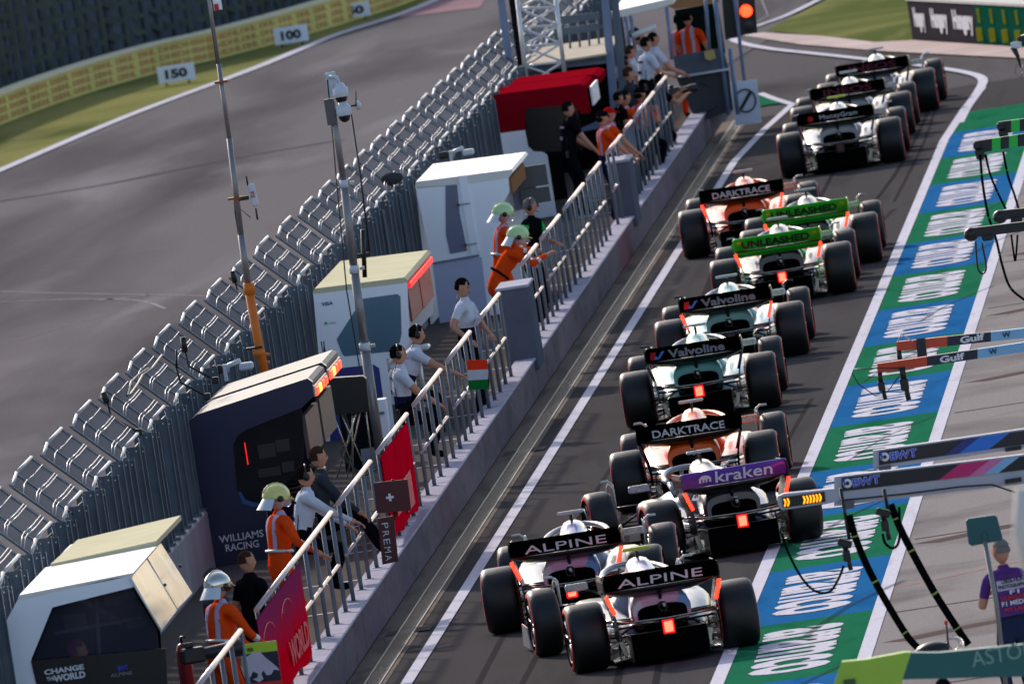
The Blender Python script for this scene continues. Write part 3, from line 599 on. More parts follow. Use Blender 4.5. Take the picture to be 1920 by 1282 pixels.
    if gear in('cap','redcap','greycap'):
        cm={'cap':cl['black'],'redcap':cl['red'],'greycap':cl['grey']}[gear]; g=MB(); g.ell(T((0,-.005,.03)),(.085,.106,.10),cm,R=R,nu=18,nv=6,v0=0)
        g.prism([T(p) for p in((-.07,.07,.035),(-.05,.15,.025),(0,.175,.022),(.05,.15,.025),(.07,.07,.035))],R@V((0,0,.008)),cm); part(g,'cap',root)
        g=MB(); g.ell(T((0,-.045,-.01)),(.079,.065,.06),hair,R=R,nu=14,nv=6,v0=-60,v1=40); part(g,'hair',root)
    if gear in('hy','hg','hs'):
        hm={'hy':hy,'hg':hg,'hs':hs}[gear]; g=MB()
        g.ell(T((0,-.015,.025)),(.125,.152,.135),hm,R=R,nu=24,nv=9,v0=-12); g.tube([T((0,-.15*math.cos(a)-.015,.025+.139*math.sin(a))) for a in [math.radians(q) for q in range(10,171,20)]],.012,hm,6)
        g.prism([T(p) for p in((-.10,.09,.02),(-.07,.165,.005),(0,.19,.0),(.07,.165,.005),(.10,.09,.02))],R@V((0,0,.012)),hm); part(g,'helmet',root)
        g=MB()
        for s in(-1,1): g.lathe([(.034,0),(.034,.014),(.0,.014)],T((s*.118,-.01,.0)),R@V((s,0,0)),blackpl,12)
        part(g,'helmet_bolt',root)
        g=MB(); fl=[T((.118*math.cos(a),-.02+.135*math.sin(a),-.0)) for a in [math.radians(q) for q in range(200,341,20)]]; fl2=[T((.15*math.cos(a),-.05+.17*math.sin(a),-.13)) for a in [math.radians(q) for q in range(200,341,20)]]
        n_=len(fl); g.add(fl+fl2,[(i,i+1,n_+i+1,n_+i) for i in range(n_-1)],refl,True); part(g,'neck_flap',root)
        if gear!='hs':
            g=MB(); g.ell(T((0,.035,-.03)),(.10,.12,.07),mat('clear_visor',(210,205,220),.1,alpha=.35,var=0),R=R,nu=18,nv=5,v0=-40,v1=30); part(g,'visor',root)
        else:
            g=MB(); g.ell(T((0,.045,.01)),(.108,.118,.075),mat('gold_visor',(120,88,40),.08,.9,var=0),R=R,nu=18,nv=5,v0=-45,v1=40); part(g,'visor',root)
    if band:
        g=MB(); c_=hip+sd*.17
        for t,rr in((.17,(.168,.135)),):
            pts=[hip+sd*t+V((rr[0]*math.cos(a),rr[1]*math.sin(a)*math.cos(L),-rr[1]*math.sin(a)*math.sin(L))) for a in [2*math.pi*q/16 for q in range(17)]]; g.tube(pts,.016,refl if band==1 else cl['black'],6,cap=False)
        part(g,'waist_belt',root)
    if gear in('headset','hair') and top in('white','black','grey') and cat=='person':
        g=MB(); q=sh+V((.0,-.128,-.05)); g.box(q,(.16,.012,.03),cl['navy'] if top=='white' else cl['lilac']); g.box(chest+V((0,-.13,-.02)),(.10,.012,.05),cl['lilac'] if top!='white' else cl['navy']); part(g,'shirt_print',root)
        g=MB(); g.tube([T((.07,-.04,-.09)),sh+V((.09,-.09,.0)),chest+V((.13,-.09,-.05)),hip+V((.15,-.06,.06))],.006,blackpl,5); g.box(hip+V((.16,-.07,.02)),(.05,.04,.11),blackpl,bev=.008); part(g,'radio',root)
    return root
def at_head(u,v,z,h=1.78): # feet position of somebody whose head centre is seen at (u,v), standing on height z
    return G(u,v,z+h*.94)
def stand(u,v,z,**k):
    h=k.get('h',1.78); ln=math.radians(k.get('lean',4)); hp=k.get('hip',(0,0,.95)); kk=h/1.78
    p=G(u,v,z+(hp[2]+.55*math.cos(ln)+.17*math.cos(ln*.55))*kk)
    y=math.radians(k.get('yaw',0)); off=(hp[1]+.55*math.sin(ln)+.17*math.sin(ln*.55))*kk
    return person(loc=(p.x+math.sin(y)*off,p.y-math.cos(y)*off,z),**k)
PZ=.335
def on_rail(y,yaw,x,off=.0): pass
def cam_prop(label,p,yaw,sc_=1.,pitch=0):
    t=thing('camera',label,'camera',p,math.radians(yaw)); t.scale=(sc_,)*3
    b=MB(); b.box((0,0,0),(.13,.17,.11),blackpl,bev=.015); b.box((0,-.02,.075),(.05,.07,.04),blackpl,bev=.01); part(b,'camera_body',t)
    b=MB(); b.lathe([(.04,0),(.045,.05),(.05,.16),(.062,.2),(.062,.28),(.05,.28),(.0,.26)],(0,.07,0),(0,1,0),blackpl,16); part(b,'lens',t); return t

# marshals and team people on the platform
stand(520,935,PZ,label='marshal in orange with cream helmet standing by the dark navy perch',yaw=-62,h=1.8,lean=8,hands=((.12,.42,1.02),(.38,.30,1.05)),look=(-5,10),gear='hy',band=1)
stand(410,1100,PZ,label='marshal in orange overalls with chrome helmet holding the rail at the lower left',yaw=-50,h=1.76,lean=10,hands=((-.05,.45,.98),(.3,.38,1.0)),look=(5,5),gear='hs',band=1)
stand(464,1053,PZ,label='bearded man with shaved head in black team shirt beside the chrome helmet',yaw=-45,h=1.66,lean=2,hands=((-.12,.2,1.12),(.12,.24,1.1)),look=(-25,0),gear='short',hair=hairb,top='black',bot='black',sleeve='short',skin=skinm)
stand(400,1085,PZ,label='man in grey cap half hidden behind the chrome helmeted marshal',yaw=-60,h=1.72,gear='greycap',top='grey',bot='navy',sleeve='short')
stand(868,540,PZ,label='man in white team shirt standing with hands on the rail beyond the white perch',yaw=-108,h=1.80,lean=4,hands=((.12,.36,1.05),(.40,.16,1.05)),look=(0,12),gear='hair',top='white',bot='black',low='navy',sleeve='short')
stand(972,445,PZ,label='marshal in orange with pale green helmet bent forward over the grey concrete block',yaw=-80,h=1.8,lean=42,hip=(0,-.15,.92),hands=((-.18,.62,1.18),(.2,.6,1.2)),look=(0,0),gear='hg',band=2)
stand(944,402,PZ,label='marshal in orange with pale green helmet standing upright behind the one who bends forward',yaw=-75,h=1.8,lean=14,hands=((-.1,.5,1.12),(.2,.45,1.1)),look=(0,10),gear='hg',band=1)
stand(995,388,PZ,label='team member in black shirt with bright green sleeves and headset looking away',yaw=-120,h=1.74,lean=12,hands=((-.1,.4,1.1),(.35,.25,.95)),look=(25,10),gear='headset',hair=hairg,top='black',arm='green',bot='black',sleeve='short')
# sitting people of the navy perch
def sit(u,v,zs,**k):   # head seen at (u,v); seat height zs above the platform
    h=k.get('h',1.78); hh=zs+.1+.70; p=G(u,v,PZ+hh*h/1.78); k.setdefault('hip',(0,-.1,zs+.1)); k.setdefault('feet',((-.12,.14,zs-.40),(.12,.17,zs-.40)))
    y=math.radians(k.get('yaw',0)); off=math.sin(math.radians(k.get('lean',4)))*.62-.1
    return person(loc=(p.x+math.sin(y)*off,p.y-math.cos(y)*off,PZ),**k)
sit(573,893,.78,label='engineer in white shirt seated at the navy perch with arm on the rail',yaw=-82,lean=14,hands=((-.15,.6,.82),(.26,.66,.9)),gear='headset',top='white',bot='black',sleeve='long')
sit(598,860,.78,label='engineer in dark sweater seated beyond the white shirted one at the navy perch',yaw=-80,lean=8,feet=((-.12,.55,.6),(.1,.5,.5)),hands=((-.2,.3,.85),(.22,.35,.9)),gear='hair',hair=hairb,top='grey',bot='black')
sit(748,668,.72,label='seated engineer in white and blue shirt seen behind the white perch panel',yaw=-85,lean=4,hands=((-.2,.3,.9),(.2,.3,.9)),gear='headset',top='white',bot='black',low='navy',sleeve='short')
sit(780,622,.80,label='engineer in white and blue shirt leaning on the rail from the white perch',yaw=-82,lean=26,hands=((.05,.72,.92),(.28,.68,.95)),gear='headset',top='white',bot='black',low='navy',sleeve='short')
stand(1066,205,PZ,label='man in black team shirt leaning out of the red and white perch',yaw=-70,h=1.75,lean=10,hands=((-.1,.4,1.0),(.25,.38,.95)),top='black',bot='black',sleeve='short',gear='hair')
stand(1130,222,PZ,label='marshal in orange vest and dark cap standing by the gantry column',yaw=-72,h=1.7,lean=4,hands=((-.1,.35,1.0),(.2,.38,.98)),top='orange',bot='navy',sleeve='short',gear='cap',vest='lilac')
stand(1143,216,PZ,label='marshal in orange vest and bright red cap beside the gantry column',yaw=-75,h=1.68,lean=3,hands=((-.05,.35,.98),(.2,.4,.95)),top='orange',bot='navy',sleeve='short',gear='redcap',vest='lilac')
sit(1172,185,.5,label='photographer in orange and lilac vest crouching by the gantry post',yaw=-60,lean=12,hands=((-.1,.28,1.0),(.1,.28,1.0)),top='orange',bot='black',sleeve='short',gear='hair',vest='lilac')
stand(1240,152,PZ,label='camera operator in black with yellow ear defenders by the rail',yaw=-68,h=1.7,lean=26,hip=(0,-.1,.60),hands=((-.1,.5,1.0),(.2,.5,.95)),feet=((-.14,-.3,.08),(.14,-.12,.08)),top='black',bot='black',sleeve='short',gear='headset')
stand(1198,72,PZ,label='man in white shirt standing at the far rail, nearest and leftmost of the group',yaw=-60,h=1.8,lean=14,hands=((-.1,.45,1.1),(.2,.4,1.1)),top='white',bot='black',sleeve='short')
stand(1226,75,PZ,label='man in white shirt with dark hair, rightmost of the group at the far rail',yaw=-65,h=1.78,lean=8,hands=((-.1,.45,1.1),(.25,.4,1.05)),top='white',bot='black',sleeve='short')
stand(1212,84,PZ,label='man in white shirt in the middle of the group at the far rail',yaw=-60,h=1.8,lean=12,hands=((-.1,.45,1.1),(.2,.4,1.1)),top='white',bot='black',sleeve='short')
stand(1192,66,PZ,label='man in teal and orange top behind the white shirted men',yaw=-90,h=1.74,lean=4,top='teal',bot='navy',sleeve='short')
stand(1273,40,PZ,label='marshal in orange vest, left one of the two behind the grey front panel',yaw=-30,h=1.75,lean=6,hands=((-.2,.3,1.0),(.2,.3,1.0)),top='orange',bot='orange',sleeve='short',vest='lilac')
stand(1289,36,PZ,label='marshal in orange vest, right one of the two behind the grey front panel',yaw=-20,h=1.78,lean=4,hands=((-.2,.3,1.0),(.2,.3,1.0)),top='orange',bot='orange',sleeve='short',vest='lilac')
stand(1172,118,PZ,label='man in dark jacket with headset standing below the raised deck',yaw=-70,h=1.75,lean=10,top='black',bot='black',sleeve='short',gear='headset')
stand(1183,98,PZ,label='person in pale shirt with brown hair behind the gantry post',yaw=-65,h=1.68,lean=8,top='white',bot='navy',sleeve='short',hair=hairb)
sit(1200,178,.5,label='photographer in orange vest sitting on the wall just beyond the gantry post',yaw=-50,lean=16,hands=((-.1,.28,1.0),(.1,.28,1.0)),top='orange',bot='black',sleeve='short',gear='cap',vest='lilac')
stand(1180,140,PZ,label='man in grey sweater between the gantry posts and the white shirted group',yaw=-75,h=1.74,lean=10,top='grey',bot='black',sleeve='long',hair=hairb)
stand(1160,185,PZ,label='bystander in dark clothes crouched behind the gantry column',yaw=-60,h=1.5,lean=8,top='black',bot='black',sleeve='short')
# people in the foreground perch
def inside(u,v,Y,**k):
    p=PY(u,v,Y); hz=p.z-PZ-.72
    return person(loc=(p.x,p.y,PZ),hip=(0,0,hz),feet=((-.12,.3,.08),(.12,.3,.08)),**k)
inside(130,1222,197.2,label='mechanic with pink headscarf crouching inside the open dark fronted perch',yaw=-80,lean=8,top='black',bot='black',gear='hair',hair=cl['pink'])
inside(215,1240,197.6,label='engineer in black shirt crouching inside the open dark fronted perch',yaw=-80,lean=6,top='black',bot='black',gear='headset')
# right side people
AP=.0
pp=G(1878,1034,1.67)
ph=person('photographer in purple and white media vest behind the teal board on a pole',(pp.x,pp.y,0),yaw=25,h=1.78,lean=2,hands=((-.1,.3,1.25),(.1,.3,1.25)),look=(10,0),top='purple',bot='jeans',sleeve='short',gear='short',hair=hairg)
b=MB(); vm=mat('vest_white',(190,180,205),.8)
b.box((0,-.145,1.26),(.36,.012,.40),cl['purple'],bev=.004)
b.box((0,-.153,1.36),(.34,.008,.10),vm)
for s,z,w_,h_,m in(('O826-HUN',1.375,.24,.045,blackpl),('PHOTOGRAPHER',1.325,.32,.04,blackpl),('F1',1.265,.1,.04,wtxt),('HUNGARY',1.215,.3,.04,redm),('F1 MEDIA',1.16,.3,.045,wtxt),('PIT LANE',1.105,.26,.035,redm)): b.text(s,(-w_/2,-.16,z),(1,0,0),(0,0,1),w_,h_,m,bold=.02)
part(b,'media_vest',ph)
pp=G(1775,1290,1.5)
person('crouching photographer in purple vest and black cap below the yellow green boom',(pp.x,pp.y,0),yaw=10,h=1.6,lean=20,top='purple',bot='jeans',sleeve='short',gear='cap')
# drivers
hc=[cl['pink'],hs,navy,papaya,lime,lime,lime,lime,papaya,hs,hs,cl['teal']]
DN=['cream pink','chrome','navy','orange','green','green','green','green','orange','chrome','chrome','teal']
for i,c_ in enumerate(DRV):
    p=c_.matrix_basis@V((0,1.42,.02)); 
    nm=['the lower black winged car','the left black winged car','the purple winged car','the nearer orange car','the nearer teal car','the farther teal car','the nearer green winged car','the farther green winged car','the farther orange car','the moneygram winged car','the middle ineos winged car','the leading ineos winged car'][i]
    def ex(root,T,PI,m=hc[i]):
        g=MB(); g.ell(T((0,0,.01)),(.13,.145,.14),m,nu=20,nv=12); g.ell(T((0,.03,.01)),(.122,.128,.05),blackpl,nu=20,nv=6); part(g,'helmet',root)
    d=person('driver in a helmet sitting low in the cockpit of '+nm,(p.x,p.y,.02),yaw=math.degrees(c_.rotation_euler.z),h=1.62,lean=-22,hip=(0,.28,.2),feet=((-.09,1.1,.3),(.09,1.1,.3)),hands=((-.13,.55,.5),(.13,.55,.5)),elb=((-.5,0,-.6),(.5,0,-.6)),top='navy',bot='navy',gear='none',extra=ex,cat='driver',group='drivers in their cockpits')
    d['label']='driver sitting low in the cockpit of '+nm

exec_objects=True
# ================= RAILINGS, BOARDS, BLOCKS =====================================================
m_post=mat('railing_post_paint',(104,112,124),.5,.2,var=.15); m_rail=mat('railing_top_steel',(178,160,160),.32,.5,var=.1)
RX=-12.9
def railing(ya,yb,label,zb=.5,n=None,x=RX):
    t=thing('railing',label,'railing',(x,(ya+yb)/2,zb),0,'railing sections on the pit wall'); L=yb-ya
    b=MB(); b.tube([(0,-L/2,1.09),(0,L/2,1.09)],.03,m_rail,10); part(b,'top_rail',t)
    b=MB(); b.tube([(0,-L/2,.52),(0,L/2,.52)],.02,m_rail,8); part(b,'middle_rail',t)
    n=n or max(3,int(round(L/1.75)))
    for k in range(n+1):
        b=MB(); y=-L/2+.06+(L-.12)*k/n; b.tube([(0,y,0),(0,y,1.08)],.024,m_post,8); b.box((0,y,.006),(.1,.1,.012),m_post); part(b,'post',t)
    return t
def ry(u,v,z=1.59): return G(u,v,z).y
segs=[((380,1300),(478,1178),'railing section under the hands of the chrome helmeted marshal'),((500,1140),(648,957),'railing section carrying the purple to red banner'),((657,940),(725,861),'railing section beside the seated engineers and the swiss board'),
((732,844),(794,772),'railing section carrying the plain red banner'),((802,755),(852,690),'railing section under the arms of the white shirted engineer'),((867,674),(912,618),'railing section carrying the small red white green flag'),((921,603),(972,546),'railing section just before the tall grey concrete block'),
((1010,491),(1043,454),'railing section just beyond the tall grey concrete block'),((1048,443),(1085,399),'railing section behind the marshals in pale green helmets'),((1092,387),(1130,340),'railing section beside the red and white perch'),((1133,331),(1162,300),'railing section just before the far concrete block'),
((1193,279),(1226,245),'railing section just beyond the far concrete block'),((1231,236),(1248,218),'short railing section near the camera operator'),((1252,210),(1284,165),'railing section beyond the camera operator'),((1287,160),(1313,135),'last railing section before the pit exit sign')]
for a,c,lb_ in segs:
    ya,yb=ry(*a),ry(*c)
    if yb-ya<2: yb=ya+3
    railing(ya,yb,lb_)
m_blk=mat('painted_block_grey',(96,100,112),.75,var=.15,vs=2,bump=.3); m_blkt=mat('block_cap',(178,176,184),.7,var=.15,vs=3)
def block(u,v,w,d,h,label,x=None):
    p=G(u,v,.5); t=thing('concrete_block',label,'concrete block',(p.x-.09,p.y,.34)); b=MB(); b.box((-w/2,d/2,h/2),(w,d,h),m_blk,bev=.015); part(b,'block_body',t)
    b=MB(); b.box((-w/2,d/2,h+.02),(w+.03,d+.03,.04),m_blkt,bev=.01); part(b,'block_cap',t)
block(1022,668,.42,1.6,1.10,'tall dark grey concrete block on the pit wall under the leaning marshal')
block(1205,402,.34,1.6,.98,'grey concrete block at the foot of the gantry by the orange vested marshals')
# banners on the rail
def grad(name,c0,c1,axis=2,lo=0,hi=1):
    m=bpy.data.materials.new(name); m.use_nodes=True; n=m.node_tree.nodes; l=m.node_tree.links; tc=n.new('ShaderNodeTexCoord'); sp=n.new('ShaderNodeSeparateXYZ'); l.new(tc.outputs['Object'],sp.inputs[0])
    no=n.new('ShaderNodeTexNoise'); no.inputs['Scale'].default_value=1.5; l.new(tc.outputs['Object'],no.inputs['Vector']); ad=n.new('ShaderNodeMath'); ad.operation='MULTIPLY_ADD'; ad.inputs[1].default_value=.35; l.new(no.outputs['Fac'],ad.inputs[0]); l.new(sp.outputs[axis],ad.inputs[2])
    r=n.new('ShaderNodeValToRGB'); r.color_ramp.elements[0].color=lin(c0); r.color_ramp.elements[1].color=lin(c1); r.color_ramp.elements[0].position=.5; r.color_ramp.elements[1].position=1.05; r.color_ramp.elements[1].position=1.0
    l.new(ad.outputs[0],r.inputs[0]); l.new(r.outputs[0],n['Principled BSDF'].inputs['Base Color']); n['Principled BSDF'].inputs['Roughness'].default_value=.7; n['Principled BSDF'].inputs['Specular IOR Level'].default_value=0; return m
def banner(ya,yb,z0,z1,m,label,stuff):
    t=thing('banner',label,'banner',(RX+.045,(ya+yb)/2,z0)); L=yb-ya; h=z1-z0; b=MB(); N=14; vs=[]
    for i in range(N+1):
        y=-L/2+L*i/N; vs+=[(.012*math.sin(i*1.7)+.0,y,0+.03*math.sin(i*.9)),(.004*math.sin(i*1.1),y,h)]
    b.add(vs,[(2*i,2*i+2,2*i+3,2*i+1) for i in range(N)],m,True); b.add([(x-.012,y,z) for x,y,z in vs],[(2*i,2*i+1,2*i+3,2*i+2) for i in range(N)],m,True); part(b,'cloth',t)
    b=MB(); stuff(b,L,h); part(b,'print',t); return t
orp=mat('orange_print',(235,70,30),.5); rdp=mat('light_red_print',(230,60,80),.5)
def st1(b,L,h):
    for y0 in(-L*.36,.05*L):
        b.tube([(.022,y0+L*.17*math.cos(a)+.1,h*.5+h*.36*math.sin(a)) for a in [math.radians(q) for q in range(40,141,10)]],.004,orp,4)
    pass
    b.text('WORLD',(.024,L*.0,h*.15),(0,1,0),(0,0,1),L*.42,h*.28,rdp,bold=.02)
def st2(b,L,h):
    b.box((.022,-L*.2,h*.35),(.006,L*.22,h*.3),rdp); b.box((.022,L*.15,h*.3),(.006,L*.25,h*.4),rdp)
banner(ry(502,1150),ry(583,1045),.60,1.55,grad('purple_to_red_banner',(236,4,36),(150,50,92)),'purple to red banner on the railing below the cream helmeted marshal',st1)
banner(ry(738,845),ry(800,778),.58,1.55,mat('red_banner_cloth',(226,8,40),.7,var=.15,vs=1.5),'plain bright red banner hanging from the railing beside the swiss board',st2)
# boards facing the lane entry
def board(px,Y,label,name,cat,m,th=.03,x=None):
    pts=[PY(u,v,Y) for u,v in px]; o=pts[0]; t=thing(name,label,cat,o); b=MB(); b.prism([p-o for p in pts],(0,th,0),m); part(b,'panel',t); return t,o
mdr=mat('dark_red_board',(74,14,20),.5)
Y=ry(700,905)
t,o=board([(700,905),(764,898),(771,956),(707,962)],Y,'dark red board with small white cross on the railing','sign_board','sign',mdr)
b=MB(); c=PY(731,932,Y-.01)-o; b.box(c,(.085,.008,.026),wtxt); b.box(c+V((0,-.001,0)),(.026,.008,.085),wtxt); part(b,'cross',t)
t,o=board([(708,972),(738,966),(747,1052),(717,1058)],Y,'narrow dark red vertical board reading prema below the cross board','sign_board','sign',mdr)
b=MB()
for i,ch in enumerate('PREMA'):
    c=PY(722+1.7*i,985+15*i,Y-.012)-o; b.text(ch,c+V((-.035,0,.03)),(0,0,-1),(1,0,0),.06,.07,wtxt,bold=-.01)
part(b,'lettering',t)
b=MB(); 
for i in range(2): b.tube([PY(735+i*2,898,Y+.04)-o,PY(738+i*2,975,Y+.04)-o],.008,blackpl,6)
part(b,'bracket',t)
Y=ry(880,700,1.4)
t=thing('flag','small red white and green striped flag hanging from the railing','flag',PY(876,676,Y))
o=t.location; 
for nm,pts,m in(('red_stripe',[(875,675),(913,674),(915,692),(877,694)],mat('flag_red',(232,60,30),.7)),('white_stripe',[(877,694),(915,692),(915,711),(878,713)],mat('flag_white',(190,190,200),.7)),('green_stripe',[(878,713),(915,711),(916,729),(878,731)],mat('flag_green',(20,110,50),.7))):
    b=MB(); b.prism([PY(u,v,Y)-o for u,v in pts],(0,.012,0),m); part(b,nm,t)
Y=ry(470,1190,1.5)
t=thing('team_board','lime topped navy board with white charging bull emblem fixed to the railing','sign board',PY(456,1206,Y)); o=t.location
mlime=mat('lime_print',(178,205,40),.5); mnv=mat('navy_print',(14,16,44),.45); mrd=mat('red_print',(215,20,24),.5); mbull=mat('bull_print',(200,185,200),.5)
b=MB(); b.prism([PY(u,v,Y)-o for u,v in((455,1207),(518,1200),(531,1300),(466,1306))],(0,.03,0),mnv); part(b,'panel',t)
b=MB(); b.prism([PY(u,v,Y-.004)-o for u,v in((455,1207),(518,1200),(520,1219),(457,1226))],(0,.003,0),mlime); part(b,'lime_band',t)
b=MB(); b.prism([PY(u,v,Y-.004)-o for u,v in((463,1282),(529,1274),(532,1300),(466,1306))],(0,.003,0),mrd); part(b,'red_band',t)
b=MB(); b.prism([PY(u,v,Y-.008)-o for u,v in((457,1242),(463,1230),(475,1222),(488,1222),(498,1232),(508,1240),(520,1250),(524,1256),(514,1254),(508,1264),(500,1265),(494,1256),(490,1262),(494,1272),(486,1278),(474,1272),(482,1270),(484,1262),(474,1258),(470,1268),(462,1272),(460,1256))],(0,.004,0),mbull)
part(b,'bull_emblem',t)
b=MB(); b.text('VISA',PY(463,1222,Y-.008)-o,(1,0,0),(0,0,1),.07,.04,mnv,bold=.03); part(b,'lettering',t)
# the tv camera at the lower left
c=cam_prop('black broadcast camera with long lens beside the chrome helmeted marshal',G(362,1228,1.45),-75,1.4)
cam_prop('black video camera of the operator with yellow ear defenders',G(1262,172,1.3),-68,1.15)

# ================= PERCHES ======================================================================
navyp=mat('navy_panel',(12,20,62),.32,coat=.4,var=.12,vs=2); whp=mat('white_panel',(243,244,255),.45,coat=.2,var=.05,vs=1.5); roofc=mat('cream_roof',(205,198,165),.6,var=.1,vs=2); roofw=mat('white_roof',(228,222,215),.45,var=.05); glassd=mat('dark_glass',(20,22,26),.12,var=.2,vs=3); glasst=mat('tinted_window',(92,122,140),.15,var=.15,vs=1.5,coat=.5)
scr=mat('perch_screen',(14,14,18),.2); redp=mat('deep_red_paint',(134,10,26),.55,var=.08); gpan=mat('grey_panel',(112,116,136),.5,var=.06); brn=mat('tan_board',(150,110,80),.7)
amb=mat('red_lamp_lit',(255,60,30),.4,emit=(255,46,24),es=3.2,var=0); ambh=mat('lamp_core_lit',(255,120,60),.4,emit=(255,96,40),es=5,var=0)
class Perch:
    def __init__(s,label,Y,o):
        s.Y=Y; s.o=PY(o[0],o[1],Y); s.o=V((s.o.x,s.o.y,PZ)); s.t=thing('pit_perch',label,'pit perch',s.o)
    def P(s,u,v,dy=0): return PY(u,v,s.Y+dy)-s.o
    def slab(s,name,px,m,dy=0,th=.06):
        b=MB(); b.prism([s.P(u,v,dy) if True else 0 for u,v in px],(0,th,0),m); return part(b,name,s.t)
    def prismY(s,name,px,m,dy,th):   # outline at the front plane swept back
        b=MB(); b.prism([s.P(u,v)+V((0,dy,0)) for u,v in px],(0,th,0),m); return part(b,name,s.t)
    def sidepanel(s,name,u0v0,u1v1,dy0,dy1,m,off=0):  # vertical panel along Y between two heights
        a=s.P(*u0v0); c=s.P(*u1v1); b=MB(); b.box(((a.x+c.x)/2+off,(dy0+dy1)/2,(a.z+c.z)/2),(.03,dy1-dy0,abs(a.z-c.z)),m); return part(b,name,s.t)
# white and blue perch (Y about 251)
p=Perch('white perch with big tinted window, cream roof and blue base behind the camera mast','' or 251,(600,850))
p.prismY('roof',[(586,548),(590,541),(758,520),(764,525),(763,530),(590,551)],roofc,0,6.6)
p.prismY('end_panel',[(587,549),(763,529),(768,640),(760,655),(745,668),(735,673),(724,672),(738,790),(742,838),(614,852)],whp,.001,.09)
p.slab('window',[(680,560),(745,551),(751,556),(753,625),(750,640),(738,658),(646,668),(641,662),(631,636)],glasst,-.004,.004)
p.slab('base_panel',[(615,700),(622,692),(700,683),(711,690),(718,742),(732,838),(620,850)],mat('blue_panel',(48,46,124),.45,var=.08),-.004,.004)
b=MB(); b.text('VISA',p.P(603,574)+V((0,-.006,0)),(1,0,0),(0,0,1),.145,.045,mat('visa_blue',(30,34,120),.5),bold=.02,sk=.15); b.box(p.P(611,606)+V((0,-.004,0)),(.035,.006,.035),mat('mint_mark',(20,190,120),.5)); b.text('Cash App',p.P(617,608)+V((0,-.006,0)),(1,0,0),(0,0,1),.09,.022,gpan); b.text('Visa',p.P(716,660)+V((0,-.008,0)),(1,0,0),(0,0,1),.1,.03,gpan); part(b,'lettering',p.t)
p.prismY('back_panel',[(587,552),(592,551),(618,850),(612,851)],whp,.1,6.4)
p.prismY('far_end_panel',[(592,552),(763,530),(768,640),(740,672),(726,675),(742,838),(614,852)],whp,6.4,.09)
for k,(d0,d1,m) in enumerate(((.25,3.0,mat('red_screen_dim',(120,34,46),.3)),(3.25,6.2,mat('red_screen',(165,46,56),.3)))):
    q=p.sidepanel('screen_panel',(763,534),(767,606),d0,d1,m,off=0)
    b=MB(); a=p.P(764,600); b.text('Racing' if k==0 else 'Visa',(a.x+.018,d0+.8,a.z+.1),(0,1,0),(0,0,1),1.1,.1,rdp); part(b,'lettering',q)
p.sidepanel('red_light_strip',(763,532),(764,542),.2,6.4,mat('red_strip_lit',(220,30,30),.4,emit=(230,30,30),es=.8,var=0),off=.02)
b=MB(); a=p.P(740,680); b.box((a.x-.3,3.2,a.z-.15),(.4,6.,.05),whp,bev=.01); part(b,'desk',p.t)
for k in range(3):
    b=MB(); x=p.P(745,760).x+.12; yy=.6+k*1.9; b.box((x,yy,.78),(.34,.4,.06),whp,bev=.02); b.box((x-.17,yy,.98),(.05,.36,.28),whp,bev=.02); b.tube([(x,yy,.0),(x,yy,.76)],.03,m_lit,8); b.tube([(x-.15,yy-.15,.02),(x+.15,yy+.15,.02)],.02,m_lit,6); part(b,'stool',p.t)
# navy perch (Y about 228)
p=Perch('dark navy perch with red roof lamps and open side where engineers sit',228,(400,1040))
def navy_mod(dy,du,dv,first):
    p.prismY('roof',[(348,800),(356,788),(372,778),(574,712),(583,716),(585,723),(372,790)],mat('navy_roof_top',(44,42,42),.5,var=.25,vs=4),dy,2.9)
    p.prismY('roof_edge',[(347,801),(355,787),(372,776),(576,709),(586,716),(588,742),(560,765),(372,800)],navyp,dy-.001,.12)
navy_mod(0,0,0,1); navy_mod(3.15,0,0,0)
p.slab('end_panel',[(347,800),(372,789),(586,722),(589,742),(566,764),(460,806),(444,818),(437,835),(444,920),(456,942),(475,946),(498,946),(505,1000),(512,1075),(372,1100),(366,1020)],navyp,.0,.1)
p.slab('window',[(437,835),(444,818),(460,806),(566,764),(571,850),(562,880),(540,905),(500,940),(475,946),(456,942),(444,920)],glassd,.03,.02)
b=MB()
for (u,v,hh) in ((462,850,.26),): b.box(p.P(u,v)+V((0,-.012,0)),(.012,.01,hh),mat('red_status_strip',(230,30,24),.4,emit=(235,30,20),es=.7,var=0))
part(b,'status_light',p.t)
b=MB()
for (u,v,w_,h_) in ((500,845,.2,.16),(530,835,.16,.14),(505,885,.26,.1),(540,875,.14,.12)): b.box(p.P(u,v)+V((0,.024,0)),(w_,.01,h_),mat('dim_inner_panel',(36,31,34),.5,var=.3,vs=9))  # small dim screen panels set at the window
part(b,'inner_screen',p.t)
p.slab('blue_trim',[(447,922),(452,922),(460,936),(478,942),(497,943),(497,948),(474,949),(455,943)],mat('blue_trim_print',(40,84,150),.4),-.006,.005)
b=MB()
b.text('WILLIAMS',p.P(412,1018)+V((0,-.006,0)),(1,-.0,.0),(0,0,1),.52,.085,wtxt,bold=.015); b.text('RACING',p.P(424,1034)+V((0,-.006,0)),(1,0,0),(0,0,1),.39,.085,wtxt,bold=.015); part(b,'lettering',p.t)
p.prismY('back_panel',[(347,802),(353,800),(378,1095),(371,1098)],navyp,.1,5.9)
p.prismY('far_end_panel',[(372,792),(586,724),(589,742),(560,768),(565,880),(512,960),(512,1075),(372,1098)],navyp,5.9,.1)
